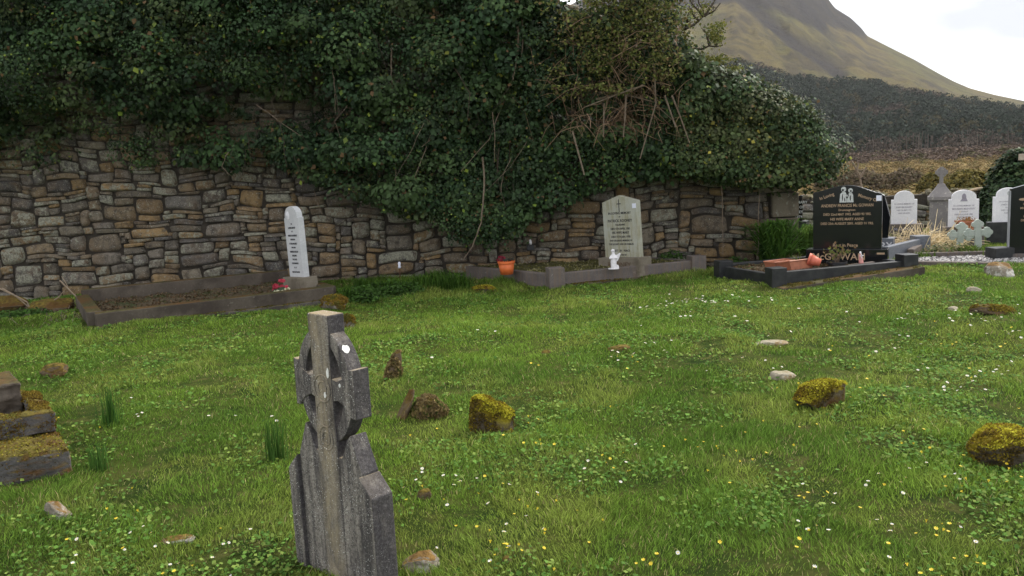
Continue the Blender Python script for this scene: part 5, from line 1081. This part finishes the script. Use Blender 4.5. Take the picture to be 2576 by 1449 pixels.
# ---------------------------------------------------------------- grass
def ground_pts(n, r, y0=2.7, y1=18.2, pw=.5, xm=.68):
    """samples over the view's footprint, denser near the camera"""
    u = r.random(n); yy = (y0**pw+u*(y1**pw-y0**pw))**(1/pw); xx = (r.random(n)*2-1)*(yy*xm+1.5); return xx, yy
def keepout(x, y):
    k = np.ones(len(x), bool)
    for q in EXCL: k &= ~inpoly(x, y, [(p[0], p[1]) for p in q])
    k &= ~((y > WY-.12) & (x < WX1+.1)); return k
r = np.random.default_rng(100)
x, y = ground_pts(760000, r, 2.7, 18.2, .55); k = keepout(x, y); x, y = x[k], y[k]; n = len(x)
tuft = fbm(x/.35, y/.35, 71, 3); pat = fbm(x/1.3, y/1.3, 72, 3); fine = fbm(x/.12, y/.12, 73, 2)
bare = np.clip((fbm(x/.45, y/.45, 74, 3)-.60)*8, 0, 1); long_ = np.clip((y-11.2)/1.5, 0, 1)*(x < 5)*(x > -2.8)*.8
k = r.random(n) > bare*.72; x, y, tuft, pat, fine, bare, long_ = [q[k] for q in (x, y, tuft, pat, fine, bare, long_)]; n = len(x)
h = (.013+.062*np.clip(tuft-.30, 0, 1)*1.2+.014*fine)*r.uniform(.5, 1.35, n)*(1+long_*1.6)*(1-.4*bare)
wd = np.interp(y, [3, 6, 10, 18], [.0030, .0042, .0062, .011])*r.uniform(.7, 1.3, n)
a = r.uniform(0, 2*np.pi, n)+0; la = fbm(x/.5, y/.5, 75, 2)*12; a = np.where(r.random(n) < .5, la+r.normal(size=n)*.6, a)
d = np.stack([np.cos(a), np.sin(a), 0*a], -1); fa = r.uniform(-.7, .7, n); s = np.stack([np.cos(fa), np.sin(fa), 0*a], -1)
lean = h*r.uniform(.2, 1.3, n); z = gz(x, y)-.005; b0 = np.stack([x, y, z], -1)
mid = b0+d*(lean*.35)[:, None]+np.stack([0*a, 0*a, h*.62], -1); tip = b0+d*lean[:, None]+np.stack([0*a, 0*a, h], -1)
wv = wd[:, None]/2; V = np.stack([b0-s*wv, b0+s*wv, mid+s*wv*.8, mid-s*wv*.8, tip], 1).reshape(-1, 3); b = np.arange(n)[:, None]*5
Fg = np.concatenate([b+[[0, 1, 2]], b+[[0, 2, 3]], b+[[3, 2, 4]]])
g1, g2, g3, g4 = map(np.array, ((.190, .300, .046), (.120, .215, .034), (.300, .350, .078), (.42, .36, .17)))
mixv = np.clip((pat-.38)*3.5, 0, 1)[:, None]; cg = g2*(1-mixv)+g1*mixv
yl = np.clip((fbm(x/.6, y/.6, 76, 4)-.46)*6, 0, 1)[:, None]; cg = cg*(1-yl*.6)+g3*yl*.6
dry = (r.random(n) < .03+.10*bare)[:, None]; cg = np.where(dry, g4, cg)*r.uniform(.4, 1.45, (n, 1))*np.where(r.random(n) < .10, 1.5, 1)[:, None]; cg = cg*(1-long_*.35)[:, None]
cc = np.repeat(cg, 5, 0)
tag(big('grass', V, Fg, M_grass, cc), 'short uneven green grass covering the graveyard', 'grass', kind='stuff')
# broad leaved ground cover
x, y = ground_pts(150000, r, 2.7, 13, .6); k = keepout(x, y); pt = fbm(x/.55, y/.55, 81, 3); k &= (pt > r.uniform(.42, .75, len(x))); x, y = x[k], y[k]; n = len(x)
c = np.stack([x, y, gz(x, y)+r.uniform(.008, .035, n)], -1); v, f = leaves(c, r.normal(size=(n, 3))*.35+[0, -.1, 1], r.uniform(.010, .026, n)*np.where(r.random(n) < .08, 1.4, 1)*np.interp(y, [3, 12], [1, 1.7]), .95, .15, r)
cl = np.array([(.10, .20, .035), (.13, .25, .045), (.075, .16, .028), (.20, .28, .06)])[r.integers(0, 4, n)]*r.uniform(.6, 1.3, (n, 1))
tag(big('clover', v, f, M_leaf, np.repeat(cl, 4, 0)), 'small round weed and clover leaves spread through the grass', 'ground cover', kind='stuff')

# ---------------------------------------------------------------- flowers
M_petal = plain('white_petal', (.80, .79, .75), .7, .2, .05); M_eye = plain('yellow_eye', (.65, .45, .04), .7); M_yel = plain('yellow_petal', (.80, .62, .04), .45, .4, .15); M_stem = plain('flower_stem', (.08, .13, .03), .6)
def flower(r0, npet, up, pm, em, h):
    mb = MB(); mb.tube([(0, 0, 0), (.002, .001, h*.6), (.0, .0, h)], .0012, 4, 2); vs = []; fs = []
    for i in range(npet):
        a = 2*math.pi*i/npet; dl = .42*math.pi/npet*1.6
        vs += [(0, 0, h), (r0*.7*math.cos(a-dl), r0*.7*math.sin(a-dl), h+up*.7), (r0*math.cos(a), r0*math.sin(a), h+up), (r0*.7*math.cos(a+dl), r0*.7*math.sin(a+dl), h+up*.7)]; fs.append((4*i, 4*i+1, 4*i+2, 4*i+3))
    mb.add(vs, fs, 0); mb.blob((0, 0, h+.001), (r0*.32, r0*.32, r0*.16), 1, 6); me = bpy.data.meshes.new('flower'); me.from_pydata(mb.v, [], mb.f); me.update(); me.polygons.foreach_set('material_index', mb.m)
    for q in (pm, em, M_stem): me.materials.append(q)
    return me
d_me = [flower(.0125, 9, .002, M_petal, M_eye, .045), flower(.0115, 8, .007, M_petal, M_eye, .05)]
y_me = [flower(.016, 7, .004, M_yel, M_eye, .05), flower(.013, 6, .011, M_yel, M_yel, .055)]
rf = random.Random(77)
def scatter(nm, mes, spots, label, cat, group, sc):
    for (x0, x1, y0, y1, n) in spots:
        cl_ = [(rf.uniform(x0, x1), rf.uniform(y0, y1)) for _ in range(max(2, n//4))]
        for i in range(n):
            q_ = rf.choice(cl_); sp_ = 14+.035*(y0-700)
            x, y = (rf.gauss(q_[0], sp_*1.6), rf.gauss(q_[1], sp_*.6)) if rf.random() < .7 else (rf.uniform(x0, x1), rf.uniform(y0, y1)); p = G(x, y, 0.05)
            if not keepout(np.array([p.x]), np.array([p.y]))[0]: continue
            o = bpy.data.objects.new(nm, mes[rf.random() < .35]); COL.objects.link(o); k = sc*rf.uniform(.8, 1.2)*float(np.interp(p.y, [4, 11], [.78, 1.45]))
            o.location = (p.x, p.y, gzf(p.x, p.y)); o.scale = (k, k, rf.uniform(.75, 1.25)); o.rotation_euler = (rf.gauss(.25, .2), rf.gauss(0, .2), rf.uniform(0, 6.28)); tag(o, label, cat, group)
scatter('daisy', d_me, [(1640, 1960, 722, 765, 40), (1700, 1900, 735, 830, 26), (1960, 2560, 760, 880, 32), (2250, 2576, 790, 860, 26), (2280, 2560, 885, 985, 30), (1500, 2000, 800, 1000, 14), (1500, 1580, 885, 910, 5), (2040, 2560, 1180, 1449, 22), (1000, 1500, 1080, 1240, 14), (20, 700, 1290, 1449, 26), (1000, 1400, 1300, 1449, 8), (230, 740, 840, 1060, 12), (900, 1400, 760, 900, 8), (1500, 2100, 1080, 1449, 10)],
        'small white daisy in the short grass', 'daisy', 'white daisies scattered over the lawn', 1.0)
scatter('celandine', y_me, [(1300, 2100, 1060, 1449, 46), (1900, 2140, 940, 1090, 14), (2140, 2576, 960, 1449, 40), (1000, 1350, 1040, 1449, 26), (1960, 2560, 800, 960, 20), (20, 740, 1000, 1449, 20), (1100, 1900, 900, 1060, 14), (1290, 1420, 1300, 1449, 8), (2400, 2576, 1160, 1230, 8)],
        'small yellow celandine flower on a thin stem', 'celandine', 'yellow celandines scattered over the lawn', .72)

# ---------------------------------------------------------------- air
HAZE = .00010
if HAZE:
    mb = MB(); mb.box(-3400, 3400, -80, 1700, -3, 640); hm = bpy.data.materials.new('haze'); hm.use_nodes = True; hn = hm.node_tree; hn.nodes.clear()
    ho = N(hn, 'ShaderNodeOutputMaterial'); hv = N(hn, 'ShaderNodeVolumePrincipled'); hv.inputs['Color'].default_value = (.95, .96, 1, 1); hv.inputs['Density'].default_value = HAZE; hn.links.new(hv.outputs[0], ho.inputs[1])
    tag(mb.build('haze', hm), kind='stuff', label='thin pale haze in the air before the mountain')
